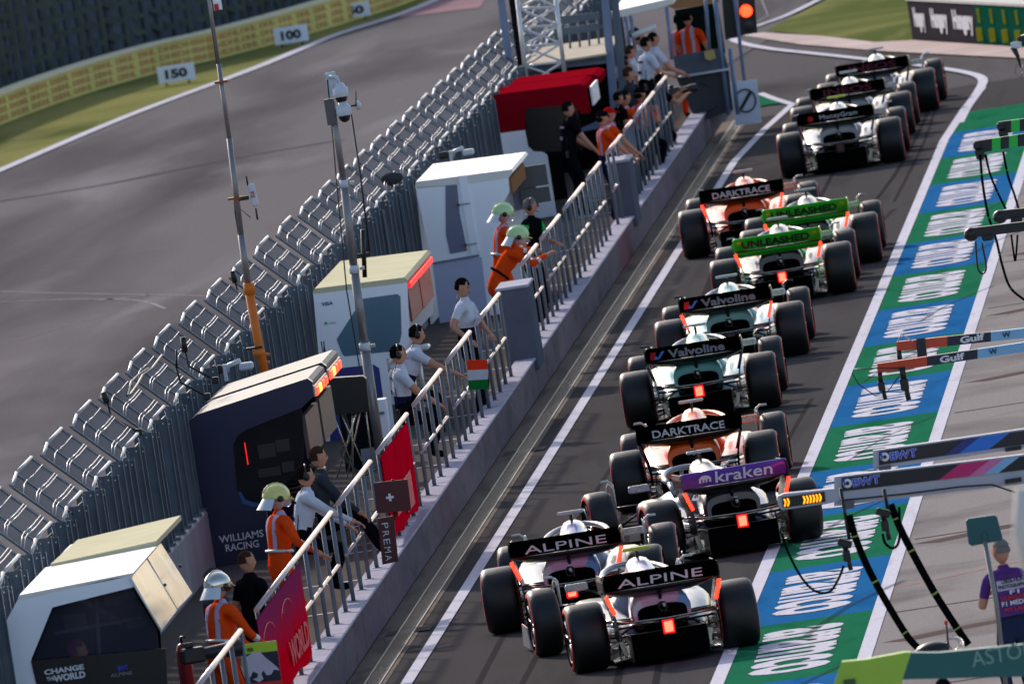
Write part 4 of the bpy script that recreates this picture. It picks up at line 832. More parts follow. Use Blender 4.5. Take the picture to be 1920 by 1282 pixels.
for k in range(2):
    b=MB(); a=p.P(586,728); 
    b.box((a.x+.01,.1+k*3.15+1.3,a.z-.04),(.03,2.7,.12),silver); part(b,'lamp_housing',p.t)
    for j in range(4):
        b=MB(); b.box((a.x+.03,.35+k*3.15+j*.65,a.z-.05),(.03,.42,.10),amb if j!=1 else ambh,bev=.01); part(b,'red_lamp',p.t)
    b=MB(); a=p.P(560,790); b.box((a.x+.05,1.5+k*3.15,a.z-.2),(.05,2.7,.5),mat('perch_screen_back',(92,78,70),.5,var=.1)); part(b,'screen',p.t)
b=MB(); a=p.P(500,930); b.box((a.x,3,a.z-.1),(.5,5.8,.05),navyp); b.box((a.x-.15,3,a.z-.6),(.3,5.8,.06),navyp); part(b,'desk',p.t)
for k in range(3):
    b=MB(); x=p.P(545,930).x+.02; yy=.5+k*1.8; b.box((x,yy,.70),(.36,.42,.07),blackpl,bev=.02); b.box((x-.18,yy,.95),(.05,.38,.4),blackpl,bev=.02); b.tube([(x,yy,0),(x,yy,.7)],.03,silver,8)
    for s in(-1,1): b.tube([(x-.15,yy+s*.15,.03),(x+.2,yy-s*.15,.25),(x+.25,yy-s*.1,.28)],.015,silver,6)
    part(b,'stool',p.t)
# monitor rack beyond the navy perch
t=thing('monitor_stand','black monitor on a silver lattice stand between the navy and white perches','monitor',PY(655,850,240)); o=t.location
b=MB(); b.prism([PY(u,v,240)-o for u,v in((612,716),(618,709),(680,705),(686,710),(692,766),(688,772),(626,778),(618,774))],(0,.25,0),blackpl); part(b,'screen_case',t)
b=MB()
for (u0,v0),(u1,v1) in (((625,776),(668,895)),((668,774),(632,895)),((640,776),(690,890)),((675,772),(650,898)),((660,775),(662,900)),((686,772),(700,880))):
    b.tube([PY(u0,v0,240.1)-o,PY(u1,v1,240.4)-o],.009,silver,5)
part(b,'lattice_leg',t)
t=thing('equipment_case','dark grey flight case with pale vent standing below the monitor stand','case',PY(700,890,243.5)); o=t.location
b=MB(); b.prism([PY(u,v,243.5)-o for u,v in((634,760),(700,752),(712,880),(650,892))],(0,.8,0),mat('case_dark',(30,31,36),.6)); part(b,'case_body',t)
b=MB(); b.prism([PY(u,v,243.46)-o for u,v in((676,842),(704,838),(708,886),(682,890))],(0,.03,0),mat('vent_grey',(150,152,165),.5)); part(b,'vent',t)
t=thing('white_cabinet','small white cabinet beside the base of the camera mast','cabinet',PY(700,820,246)); o=t.location
b=MB(); b.prism([PY(u,v,246)-o for u,v in((690,752),(722,748),(732,835),(700,840))],(0,.4,0),whp); part(b,'cabinet_body',t)
b=MB(); b.prism([PY(u,v,245.98)-o for u,v in((694,775),(720,771),(721,776),(695,780))],(0,.02,0),gpan); part(b,'handle',t)
# plain white perch (Y about 277)
p=Perch('plain white perch with grey door panel behind the marshals in pale green helmets',277,(810,620))
p.prismY('roof',[(778,350),(780,341),(958,318),(962,323),(953,334),(878,345),(782,353)],roofw,0,5.2)
p.slab('end_panel',[(779,352),(878,345),(953,334),(955,360),(944,380),(975,640),(838,660),(812,500)],whp,0,.08)
p.slab('door_panel',[(835,348),(857,346),(862,400),(876,470),(844,476),(836,440)],gpan,-.01,.01)
p.slab('frame_panel',[(859,330),(874,329),(898,470),(884,480)],whp,-.03,.03)
p.slab('lower_panel',[(811,496),(903,482),(922,650),(832,662)],mat('lilac_panel',(176,180,208),.5,var=.05),-.02,.02)
p.slab('seam',[(812,492),(898,477),(899,481),(812,496)],gpan,-.035,.016)
for k,(u,v) in enumerate(((860,384),(873,459))):
    b=MB(); a=p.P(u,v); b.box(a+V((0,-.05,0)),(.03,.04,.03),blackpl); b.box(a+V((.09,-.045,0)),(.16,.012,.012),gpan); part(b,'latch',p.t)
p.prismY('back_panel',[(779,353),(784,352),(816,655),(812,656)],whp,.1,5.)
p.sidepanel('tan_board',(955,336),(958,365),.3,4.8,brn,off=.0)
b=MB(); a=p.P(955,338); b.box((a.x-.05,4.9,a.z-.35),(.35,.05,.6),gpan); b.box((a.x+.1,4.85,a.z-.2),(.42,.04,.30),mat('screen_grey',(86,88,92),.4)); b.box((a.x+.1,4.85,a.z-.48),(.42,.04,.22),MATS['screen_grey']); part(b,'screen',p.t)
p.prismY('far_end_panel',[(782,353),(878,345),(953,334),(944,380),(975,640),(838,660)],whp,5.,.08)
# red and white perch (Y about 305)
p=Perch('red topped white perch with dark tinted window below the lighting gantry',305,(940,370))
p.prismY('roof',[(914,190),(920,182),(928,178),(1085,158),(1096,161),(1101,168),(930,184)],redp,0,3.0)
p.slab('red_panel',[(914,190),(926,180),(1088,160),(1100,166),(1107,212),(1090,214),(1075,196),(985,204),(984,244),(922,252)],redp,-.002,.09)
p.slab('end_panel',[(923,252),(984,244),(990,275),(1000,284),(1018,285),(1026,292),(1046,420),(1050,445),(945,460)],whp,.0,.09)
p.slab('window',[(984,210),(988,203),(1070,192),(1080,198),(1090,240),(1092,282),(1016,286),(1000,284),(990,272)],mat('smoked_glass',(24,20,22),.15,alpha=.82,var=.0),.01,.02)
p.prismY('rear_roof',[(930,186),(940,178),(1095,158),(1108,162),(1110,174),(1098,178)],redp,3.4,2.6)
p.prismY('back_panel',[(915,192),(920,191),(950,455),(945,456)],whp,.1,5.4)
p.sidepanel('side_trim',(1104,165),(1108,200),.3,2.8,whp,off=.02)
p.prismY('far_end_panel',[(926,186),(1100,166),(1107,212),(1090,260),(1020,290),(1046,440),(945,456)],mat('dark_inner_panel',(22,22,26),.6),5.4,.08)
b=MB()
for (u0,v0),(u1,v1) in (((1005,215),(1062,205)),((1008,215),(1030,262)),((1060,207),(1040,262)),((1015,250),(1060,244)),((1000,262),(1070,252))): b.tube([p.P(u0,v0)+V((0,2,0)),p.P(u1,v1)+V((0,2.1,0))],.015,silver,5)
part(b,'inner_frame',p.t)
# foreground white perch (Y about 196)
p=Perch('white sloping perch with two hinged glass wind screens and open dark front',196,(120,1340))
p.prismY('roof',[(33,1122),(36,1115),(250,1073),(247,1080),(210,1084),(40,1124)],roofw,-.002,4.0)
b=MB(); a=[p.P(36,1115),p.P(250,1073)]; b.prism([a[0]+V((.06,3.95,-.02)),a[1]+V((.0,3.95,.0)),a[1]+V((0,8.2,-.02)),a[0]+V((.06,8.2,-.06))],(0,0,.05),roofc); part(b,'rear_roof',p.t)
p.slab('end_panel',[(34,1122),(247,1079),(250,1100),(98,1138),(58,1236),(75,1300),(-60,1360),(-8,1200)],whp,0,.08)
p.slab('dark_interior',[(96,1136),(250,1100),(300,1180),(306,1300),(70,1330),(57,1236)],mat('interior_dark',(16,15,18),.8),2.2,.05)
b=MB(); b.box(p.P(150,1262)+V((0,-.014,0)),(.5,.004,.2),mat('lower_dark_panel',(12,12,18),.35)); b.text('CHANGE',p.P(84,1265)+V((0,-.02,0)),(1,0,0),(0,0,1),.40,.055,wtxt,bold=.04); b.text('THE',p.P(88,1276)+V((0,-.02,0)),(1,0,0),(0,0,1),.09,.04,wtxt,bold=.03); b.text('WORLD',p.P(102,1278)+V((0,-.02,0)),(1,0,0),(0,0,1),.32,.07,wtxt,bold=.05); part(b,'slogan',p.t); b=MB(); b.text('BWT',p.P(222,1257)+V((0,-.02,0)),(1,0,0),(0,0,1),.1,.05,mat('bwt_blue',(52,74,200),.5),bold=.02); part(b,'lettering',p.t); b=MB(); b.text('ALPINE',p.P(208,1269)+V((0,-.02,0)),(1,0,0),(0,0,1),.22,.035,lgrey); part(b,'lettering',p.t)
p.slab('tinted_glass',[(100,1140),(247,1104),(294,1178),(298,1215),(62,1236)],mat('tinted_glass',(70,74,92),.08,alpha=.28,var=0),.12,.01)
b=MB()
for (u,v,w_,h_,m_) in ((150,1150,.3,.2,'case_dark'),(215,1128,.26,.2,'screen_grey'),(120,1190,.22,.16,'screen_grey'),(250,1165,.3,.22,'case_dark'),(235,1190,.2,.1,'inner_pinkish')): b.box(p.P(u,v)+V((0,1.8,0)),(w_,.04,h_),mat(m_,(60,58,66),.5))
part(b,'equipment',p.t)
p.slab('lower_panel',[(58,1238),(310,1215),(320,1380),(95,1400)],mat('lower_dark_panel',(12,12,18),.35),-.012,.03)
glz=mat('hinged_glass',(205,206,208),.2,.45,var=.25,vs=2.5)
for k,(px,dy) in enumerate((([(246,1082),(274,1046),(332,1142),(303,1180)],0),([(276,1044),(302,1018),(360,1110),(333,1141)],3.2))):
    b=MB(); q=[PY(u,v,196-.02+(0 if i in(0,3) else 3.0)+dy)-p.o for i,(u,v) in enumerate(px)]; n_=(q[1]-q[0]).cross(q[3]-q[0]).normalized(); b.prism(q,n_*.02,glz); g=part(b,'glass_flap',p.t)
    b=MB()
    for i in range(4): b.tube([q[i]+n_*.01,q[(i+1)%4]+n_*.01],.012,m_lit,6)
    part(b,'flap_frame',g)
    b=MB(); c=(q[0]+q[2])*.5
    for w in(-.1,.12): b.box(c+V((w,0,w*.6))-n_*.0,(.03,.05,.03),blackpl,bev=.005)
    part(b,'flap_latch',g)
p.prismY('back_panel',[(34,1124),(40,1122),(-2,1200),(-50,1370),(-60,1366)],whp,.1,8.)
b=MB(); 
for (u0,v0),(u1,v1),r in (((130,1130),(210,1185),.03),((170,1140),(170,1290),.02),((90,1200),(250,1175),.02)): b.tube([p.P(u0,v0)+V((0,1.,0)),p.P(u1,v1)+V((0,1.4,0))],r,gpan,6)
b.box(p.P(195,1140)+V((0,1.6,0)),(.2,.05,.16),mat('inner_pinkish',(92,70,78),.6)); part(b,'inner_frame',p.t)

for k,(pts,lb_) in enumerate(([[(352,985),(358,1010),(350,1030),(357,1060)],'black cable bundle hanging on the wall left of the navy perch'],[[(602,640),(606,690),(600,740),(608,790)],'black cable running down the wall beside the blue based perch'],[[(640,770),(650,820),(640,850),(672,890),(700,880)],'black cable looping below the monitor stand'])):
    Yk=[227,250,241][k]; t=thing('cable',lb_,'cable',PY(*pts[0],Yk)); b=MB()
    for q in range(3): b.tube(smooth_pts([PY(u+q*2.2+(3 if (i+q)%2 else 0),v,Yk)-t.location for i,(u,v) in enumerate(pts)]),.008,blackpl,5)
    part(b,'wire',t)
# fire bottle and rail by the foreground perch
t=thing('fire_extinguisher','dark red fire extinguisher standing beside the white foreground perch','fire extinguisher',G(346,1240,PZ+.4)-V((0,0,.4))); b=MB(); b.lathe([(.0,0),(.075,0),(.08,.05),(.08,.5),(.05,.58),(.02,.6),(.0,.6)],(0,0,.0),(0,0,1),mat('extinguisher_red',(120,16,26),.4),18); part(b,'cylinder',t); b=MB(); b.tube([(0,0,.6),(0,0,.66),(.05,0,.66)],.015,blackpl,6); part(b,'valve',t)
# ================= MASTS AND SMALL EQUIPMENT ====================================================
mastm=mat('mast_aluminium',(140,136,136),.4,.6,var=.15,vs=3); bos=mat('orange_pole_paint',(214,112,20),.5,var=.1); cwh=mat('camera_white',(200,205,212),.4,var=.04)
B=PY(716,870,243.2); t=thing('camera_mast','tall aluminium mast with two white dome cameras standing in front of the white perch','mast',(B.x,B.y,PZ))
def up(px,Y=243.2): return PY(px[0],px[1],Y)-t.location
top=up((622,200)); sgm=[(0,0,.0),(0,0,.0)]
b=MB(); q=[up((716,870)),up((684,650)),up((664,505)),up((645,345)),up((622,190))]
for i,r in enumerate((.062,.056,.05,.04)): b.tube([q[i],q[i+1]],r,mastm,14)
part(b,'pole',t)
for i in(1,2,3):
    b=MB(); d=(q[i]-q[i-1]).normalized(); b.tube([q[i]-d*.05,q[i]+d*.05],.078-.008*i,cwh,14); b.box(q[i]+V((.1,0,0)),(.06,.05,.04),silver); part(b,'clamp',t)
b=MB(); b.tube([up((713,870)),up((676,700)),up((650,545)),up((630,330)),up((614,150))],.009,blackpl,6); part(b,'cable',t)
b=MB(); b.prism([up(x) for x in((609,138),(628,134),(634,178),(615,182))],(0,.03,0),cwh); b.box(up((620,210)),(.12,.1,.32),mat('bracket_grey',(96,92,96),.5,.3)); part(b,'bracket',t)
for cu,cv in((639,174),(645,209)):
    b=MB(); c=up((cu,cv))+V((0,-.05,0)); b.lathe([(.0,.13),(.05,.12),(.07,.07),(.095,.06),(.098,-.02),(.09,-.05)],c,(0,0,1),cwh,20); b.ell(c+V((0,0,-.05)),(.075,.075,.085),blackpl,nu=18,nv=6,v0=-90,v1=0); b.tube([c+V((0,0,.12)),c+V((-.02,0,.2)),c+V((-.12,.03,.22))],.022,cwh,8); part(b,'dome_camera',t)
b=MB(); c=up((668,198)); b.tube([up((648,200)),c],.012,blackpl,6); b.lathe([(.055,0),(.06,.03),(.02,.06),(.0,.06)],c,(1,.3,0),cwh,14); b.tube([c,up((667,170))],.008,blackpl,5); part(b,'antenna',t)
# thin black mast behind
t=thing('thin_mast','thin black pole rising behind the dome camera mast','pole',PY(700,520,250)); o=t.location
b=MB(); b.tube([PY(694,480,250)-o,PY(676,330,250)-o,PY(657,205,250)-o],.012,blackpl,8); b.tube([PY(684,520,250)-o,PY(680,430,250)-o],.03,blackpl,8); part(b,'pole',t)
b=MB(); b.box(PY(683,478,250)-o,(.16,.04,.05),blackpl); part(b,'clamp',t)
# furry microphone
t=thing('microphone','grey furry microphone on a short stand above the fence posts','microphone',PY(737,345,276)); o=t.location
b=MB(); b.ell(PY(735,335,276)-o,(.16,.09,.09),mat('mic_fur',(74,72,76),.95,bump=1.,bs=60),nu=18,nv=10); part(b,'wind_cover',t); b=MB(); b.tube([PY(735,345,276)-o,PY(742,420,276)-o],.02,blackpl,6); part(b,'stand',t)
# tall antenna mast with orange foot
t=thing('antenna_mast','very tall slim mast on an orange pole with white radio unit numbered 22','mast',PY(490,700,237)); o=t.location; A=lambda u,v,y=237:PY(u,v,y)-o
b=MB(); b.tube([A(499,712),A(484,640),A(465,535)],.055,bos,12); b.tube([A(468,552),A(466,530)],.07,bos,12); b.tube([A(484,655),A(486,668)],.075,bos,12)
for v in(665,680): b.tube([A(487,v),A(506,v-1)],.02,bos,8)
part(b,'orange_foot',t)
b=MB()
for a,c,r in(((465,535),(452,440),.042),((452,440),(430,260),.035),((430,260),(410,120),.028),((410,120),(383,-60),.022)): b.tube([A(*a),A(*c)],r,mastm,10)
part(b,'pole',t)
for u,v in((415,154),(440,372)):
    b=MB(); b.box(A(u,v),(.16,.1,.03),mat('copper_clamp',(140,84,46),.4,.6)); part(b,'clamp',t)
b=MB(); b.tube([A(470,600),A(452,470),A(441,400),A(434,300),A(405,110),A(380,-60)],.008,blackpl,5); b.tube([A(466,520),A(449,425),A(443,385),A(470,408)],.007,blackpl,5); part(b,'cable',t)
b=MB(); b.box(A(475,366),(.085,.07,.28),cwh,R=Matrix.Rotation(-.08,3,'Y'),bev=.02); b.text('22',A(471,370)+V((0,-.045,0)),(1,0,0),(0,0,1),.05,.07,redm,bold=.02); b.tube([A(461,330),A(466,352)],.012,blackpl,6); b.tube([A(479,390),A(483,412)],.012,blackpl,6); b.box(A(456,372),(.14,.05,.05),blackpl); part(b,'radio_unit',t)
b=MB(); b.box(A(408,10),(.1,.04,.12),whp); b.box(A(406,14)+V((0,-.03,0)),(.05,.02,.08),redm); part(b,'small_sign',t)
b=MB(); b.box(A(473,645),(.02,.02,.02),blackpl); b.box(A(477,652),(.2,.12,.025),blackpl); part(b,'strap',t)
# black antennas on the fence
for k,(pts,lb_) in enumerate(((((193,735),(201,755)),'black antenna on the debris fence nearest the open dark fronted perch'),(((343,632),(347,660)),'black box antenna on the debris fence near the middle'),(((435,508),(441,530)),'black antenna on the fence left of the orange pole'),(((331,655),(331,690)),'thin black antenna with crossed struts on the debris fence'))):
    Yk=G(pts[0][0],pts[0][1],2.9).y; t=thing('antenna',lb_,'antenna',PY(pts[1][0],pts[1][1],Yk)); o=t.location
    b=MB(); r=.035 if k!=3 else .014; b.tube([PY(*pts[0],Yk)-o,PY(*pts[1],Yk)-o],r,blackpl,10); part(b,'aerial',t)
    b=MB(); a=PY(*pts[1],Yk)-o; b.tube([a,a+V((.02,0,-.17)),a+V((.3,0,-.38))],.014,blackpl,6); b.box(a+V((.3,0,-.38)),(.08,.08,.08),blackpl,bev=.01); part(b,'strut',t)
t=thing('fence_cables','black cables looping along the top of the debris fence','cable',G(250,760,2.8)); o=t.location
b=MB(); b.tube([PY(u,v,G(u,v,2.85).y)-o for u,v in((304,665),(285,690),(268,702),(258,720),(245,738),(238,742),(246,715),(262,700),(278,690))],.012,blackpl,5); part(b,'loop',t)
for u,v,lb_ in((440,688,'white bracket camera on the fence above the navy perch'),(860,287,'white bracket camera on the fence above the plain white perch')):
    Yk=G(u,v,2.25).y; t=thing('security_camera',lb_,'camera',PY(u,v,Yk)); 
    b=MB(); b.box((.14,0,-.01),(.17,.16,.09),cwh,bev=.02); part(b,'camera_body',t); b=MB(); b.tube([(-.1,0,-.05),(-.07,0,.03),(.08,0,.07)],.028,cwh,8); b.box((-.12,0,-.05),(.04,.08,.2),cwh); b.box((-.22,0,.0),(.16,.1,.1),blackpl,bev=.02); part(b,'bracket',t)

# ================= GANTRY =======================================================================
bl=mat('gantry_paint',(112,128,158),.45,.1,var=.1); t=thing('lighting_gantry','blue grey steel gantry with lattice tower and raised wooden deck','gantry',(-14.2,316,PZ)); o=t.location; GY=315
A=lambda u,v,y=GY:PY(u,v,y)-o
def beam(a,c,w,m,name,par=t,y0=GY,y1=GY,d=.12):
    b=MB(); p,q=A(*a,y0),A(*c,y1); dd=(q-p); R=dd.to_track_quat('Z','Y').to_matrix(); b.box((p+q)/2,(w,d,dd.length),m,R=R); return part(b,name,par)
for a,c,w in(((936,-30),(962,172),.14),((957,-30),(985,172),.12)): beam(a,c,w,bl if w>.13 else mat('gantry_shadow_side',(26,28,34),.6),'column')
beam((1132,-30),(1158,270),.24,bl,'column'); beam((1150,-30),(1180,305),.09,m_galv,'column')
b=MB()
L0,L1=(968,-20),(988,160); R0,R1=(1040,-20),(1060,150)
b.tube([A(*L0,314),A(*L1,314)],.035,m_lit,8); b.tube([A(*R0,314),A(*R1,314)],.035,m_lit,8)
n=5
for i in range(n):
    f=lambda P0,P1,s:(P0[0]+(P1[0]-P0[0])*s,P0[1]+(P1[1]-P0[1])*s); s0,s1=i/n,(i+1)/n
    b.tube([A(*f(L0,L1,s0),314),A(*f(R0,R1,s1),314)],.02,m_lit,6); b.tube([A(*f(R0,R1,s0),314),A(*f(L0,L1,s1),314)],.02,m_lit,6); b.tube([A(*f(L0,L1,s1),314),A(*f(R0,R1,s1),314)],.022,m_lit,6)
part(b,'lattice_tower',t)
beam((1040,62),(1124,50),.035,m_galv,'cross_beam'); beam((1040,40),(1124,30),.03,m_galv,'cross_beam')
b=MB(); q=[A(975,122),A(1130,105),A(1135,90),A(1000,100)]; a0=A(975,128); a1=A(1140,108); b.box(((a0.x+a1.x)/2,2,(a0.z+a1.z)/2+.05),(a1.x-a0.x,7,.03),mat('deck_boards',(190,178,160),.8,var=.2,vs=3)); part(b,'deck',t)
beam((975,133),(1140,115),.14,bl,'deck_beam',d=.06)
beam((1090,190),(1120,206),.04,bl,'brace'); beam((1090,240),(1160,228),.05,bl,'brace')
b=MB(); 
for k in range(4): b.tube([A(1070+k*18,100-k*2,319),A(1066+k*18,40-k*2,319)],.02,m_galv,6)
b.tube([A(1060,60,319),A(1130,50,319)],.02,m_galv,6); part(b,'deck_rail',t)
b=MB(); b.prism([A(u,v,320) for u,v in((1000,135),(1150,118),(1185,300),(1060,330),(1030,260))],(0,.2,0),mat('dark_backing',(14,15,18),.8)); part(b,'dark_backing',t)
# white canopy and marshal post beyond
t=thing('canopy','white roofed canopy on grey posts beyond the gantry','canopy',(-13.9,327,PZ)); o=t.location; A=lambda u,v,y=327:PY(u,v,y)-o
b=MB(); a0,a1=A(1148,36),A(1262,8); b.prism([a0,a1,a1+V((0,0,.10)),a0+V((0,0,.12))],(0,7,0),roofw); part(b,'roof',t)
for u,v,v2 in((1172,32,100),(1182,30,100),(1250,14,112)):
    b=MB(); p,q=A(u,v),A(u+10,v2); b.tube([p,q],.03,bl,8); part(b,'post',t)
b=MB(); b.tube([A(1186,68),A(1230,50)],.05,roofw,8); part(b,'roof_beam',t)
t=thing('marshal_post','grey marshal post with pale yellow box at the end of the wall','marshal post',(-12.9,331,PZ)); o=t.location; A=lambda u,v,y=331:PY(u,v,y)-o
def pan(name,px,m,y=331,th=.06):
    b=MB(); b.prism([A(u,v,y) for u,v in px],(0,th,0),m); return part(b,name,t)
pan('front_panel',[(1262,106),(1355,90),(1366,128),(1268,146)],mat('post_grey',(96,102,116),.6)); pan('lower_panel',[(1268,146),(1366,130),(1374,206),(1322,226),(1300,218)],mat('post_dark',(40,46,58),.5),331.2)
pan('yellow_box',[(1320,97),(1338,93),(1342,110),(1330,114),(1322,110)],mat('pale_yellow_box',(190,170,110),.6),330.8,.12)
pan('top_panel',[(1180,-20),(1345,-60),(1348,6),(1265,18)],mat('tan_canvas',(160,120,84),.8),336)
b=MB()
for a,c in(((1338,-20),(1366,215)),((1322,-10),(1330,95)),((1368,92),(1384,215))): b.tube([A(*a),A(*c)],.035 if a[0]!=1322 else .03,bl,8)
b.tube([A(1266,146,330.9),A(1368,130,330.9)],.02,cwh,6); part(b,'post',t)
b=MB(); b.tube([A(1312,156,330.8),A(1335,165,330.8),A(1348,180,330.8),A(1345,200,330.8),A(1325,212,330.8)],.012,blackpl,6); part(b,'hose',t)
b=MB(); b.prism([A(u,v,334) for u,v in((1265,20),(1345,6),(1360,100),(1275,110))],(0,.1,0),mat('post_backing_green',(12,34,30),.8)); part(b,'back_wall',t)
# traffic light
t=thing('traffic_light','black signal head with lit red lamp hanging over the pit exit','traffic light',PY(1400,20,333)); o=t.location; A=lambda u,v,y=333:PY(u,v,y)-o
b=MB(); b.prism([A(u,v) for u,v in((1382,-30),(1412,-34),(1420,62),(1388,67))],(0,.18,0),blackpl); b.prism([A(u,v,333.2) for u,v in((1352,-20),(1374,-22),(1386,70),(1360,75))],(0,.12,0),blackpl); part(b,'housing',t)
b=MB(); c=A(1399,21,332.97); b.lathe([(.0,-.03),(.06,-.025),(.105,0)],c,(0,1,0),mat('signal_red_lit',(255,70,30),.4,emit=(255,52,24),es=4,var=0),20); part(b,'lamp',t)
b=MB(); b.lathe([(.115,-.08),(.12,.0),(.11,.0),(.108,-.08)],c,(0,1,0),blackpl,20); c2=A(1404,50,332.97); b.lathe([(.0,-.01),(.09,0)],c2,(0,1,0),mat('signal_off',(22,16,16),.3),16); part(b,'hood',t)
b=MB(); p_=A(1376,-20); b.tube([p_,A(1386,70),A(1402,205)+V((0,.0,0))],.03,bl,8); part(b,'pole',t)
# de-restriction sign
t,o=board([(1368,155),(1418,149),(1428,230),(1380,236)],332.5,'white board with black circle and slash at the pit exit','road_sign','sign',mat('sign_white',(225,230,245),.5,var=.04),.05)
b=MB(); c=PY(1398,189,332.46)-o; b.tube([c+V((.17*math.cos(a),0,.19*math.sin(a))) for a in [2*math.pi*q/24 for q in range(25)]],.014,blackpl,6,cap=False); b.box(c,(.32,.01,.055),blackpl,R=Matrix.Rotation(math.radians(-52),3,'Y')); part(b,'symbol',t)

# ================= FAR BARRIERS AND BOARDS ======================================================
myl=mat('yellow_wall_paint',(222,208,128),.8,var=.15,vs=.5); mcap=mat('wall_cap_cream',(232,220,190),.8,var=.05)
t=thing('trackside_wall','long yellow advertising wall with red print and cream top beyond the grass','wall',(0,0,0))
wp=smooth_pts([(p.x,p.y,0) for p in bw],4); b=MB(); b2=MB(); bp=MB(); tr=mat('brick_red_print',(206,158,108),.8,var=.2,vs=.5)
Hw=.56
for i in range(len(wp)-1):
    a,c=wp[i],wp[i+1]; d=(c-a).normalized(); nn=V((-d.y,d.x,0))
    b.prism([a,c,c+nn*.3,a+nn*.3],(0,0,Hw),myl); b2.prism([a-nn*.04+V((0,0,Hw)),c-nn*.04+V((0,0,Hw)),c+nn*.34+V((0,0,Hw)),a+nn*.34+V((0,0,Hw))],(0,0,.06),mcap)
    L=(c-a).length; k=0
    while k*1.5<L:
        for r in range(3): bp.text('DHL',a+d*(k*1.5+.1)-nn*.01+V((0,0,.06+r*.165)),d,(0,0,1),1.15,.11,tr,bold=.05,depth=.004)
        k+=1
part(b,'wall_block',t); part(b2,'cap',t); part(bp,'print',t)
t=thing('tyre_fence','tall dark green grey catch fence with upright posts behind the yellow wall','fence',(0,0,0)); b=MB(); b2=MB(); mdk=mat('dark_belt',(86,97,108),.8,var=.3,vs=1.2); mgp=mat('fence_greenish',(98,106,98),.8,var=.3,vs=1.5)
for i in range(len(wp)-1):
    a,c=wp[i],wp[i+1]; d=(c-a).normalized(); nn=V((-d.y,d.x,0)); a=a+nn*1.0; c=c+nn*1.0; b.prism([a,c,c+nn*.4,a+nn*.4],(0,0,2.8),mdk)
    L=(c-a).length; k=0
    while k*.9<L:
        q=a+d*(k*.9)-nn*.08; b2.box(q+V((0,0,1.4)),(.09,.09,2.8),mat('fence_post_grey',(96,102,112),.6) if k%4==0 else mgp)
        for r in range(7): b2.box(q+d*.4+V((0,0,.5+r*.35)),(.3,.1,.09),mgp,R=Matrix.Rotation(.5,3,'Y'))
        k+=1
part(b,'belt',t); part(b2,'post_row',t)
mbw=mat('board_white',(235,238,250),.6,var=.04)
for s,(u,v),(w,h),yb in(('150',(333,136),(70,32),None),('100',(548,64),(64,32),None),('50',(668,18),(56,28),None)):
    p=G(u,v+h/2+2,0.05); sx=37000./p.y; t=thing('distance_board','white board with black number %s on the grass verge'%{'150':'one five zero','100':'one hundred','50':'fifty'}[s],'distance board',(p.x,p.y,0),0,'braking distance boards')
    ww=w/sx; hh=h/sx*.98; b=MB(); b.box((0,0,hh/2+.06),(ww,.03,hh),mbw,bev=.005); part(b,'panel',t); b=MB(); b.text(s,(-ww*.30,-.022,.06+hh*.22),(1,0,0),(0,0,1),ww*.60,hh*.56,blackpl,bold=.05); part(b,'number',t)
    b=MB(); 
    for q in(-1,1): b.tube([(q*ww*.3,.03,0),(q*ww*.3,.03,hh)],.02,blackpl,6)
    part(b,'leg',t)
# right barrier
t=thing('exit_barrier','dark barrier with white lettering and green and yellow panels at the pit exit','barrier',(0,0,0))
a,c=G(1711,74),G(1990,92); d=(c-a).normalized(); nn=V((-d.y,d.x,0)); L=(c-a).length; hb=.72
b=MB(); b.prism([a,a+d*L*.46,a+d*L*.46+nn*.4,a+nn*.4],(0,0,hb),mat('barrier_dark',(62,58,62),.7)); b.prism([a+d*L*.46,c,c+nn*.4,a+d*L*.46+nn*.4],(0,0,hb),mat('barrier_green',(20,78,62),.7)); b.prism([a-V((0,0,0)),a+d*.02,a+d*.02+nn*60,a+nn*60],(0,0,hb),mat('barrier_yellow',(196,168,40),.7)); part(b,'barrier_panel',t)
b=MB(); b.prism([a+V((0,0,hb))-nn*.02,c+V((0,0,hb))-nn*.02,c+V((0,0,hb))+nn*.42,a+V((0,0,hb))+nn*.42],(0,0,.05),mat('barrier_cap',(205,200,192),.7)); part(b,'cap',t)
b=MB()
for f0,f1 in((.04,.115),(.16,.27),(.31,.445)): b.text('Hungary',a+d*L*f0-nn*.02+V((0,0,.14)),d,(0,0,1),L*(f1-f0),.46,wtxt,bold=.045,depth=.01)
my=mat('yellow_print',(190,180,50),.7)
for k in range(6):
    q=a+d*L*(.49+k*.085)-nn*.02; b.box(q+V((0,0,.18)),(.17,.02,.24),my); b.box(q+V((0,0,.52)),(.05,.02,.26),my)
part(b,'lettering',t)

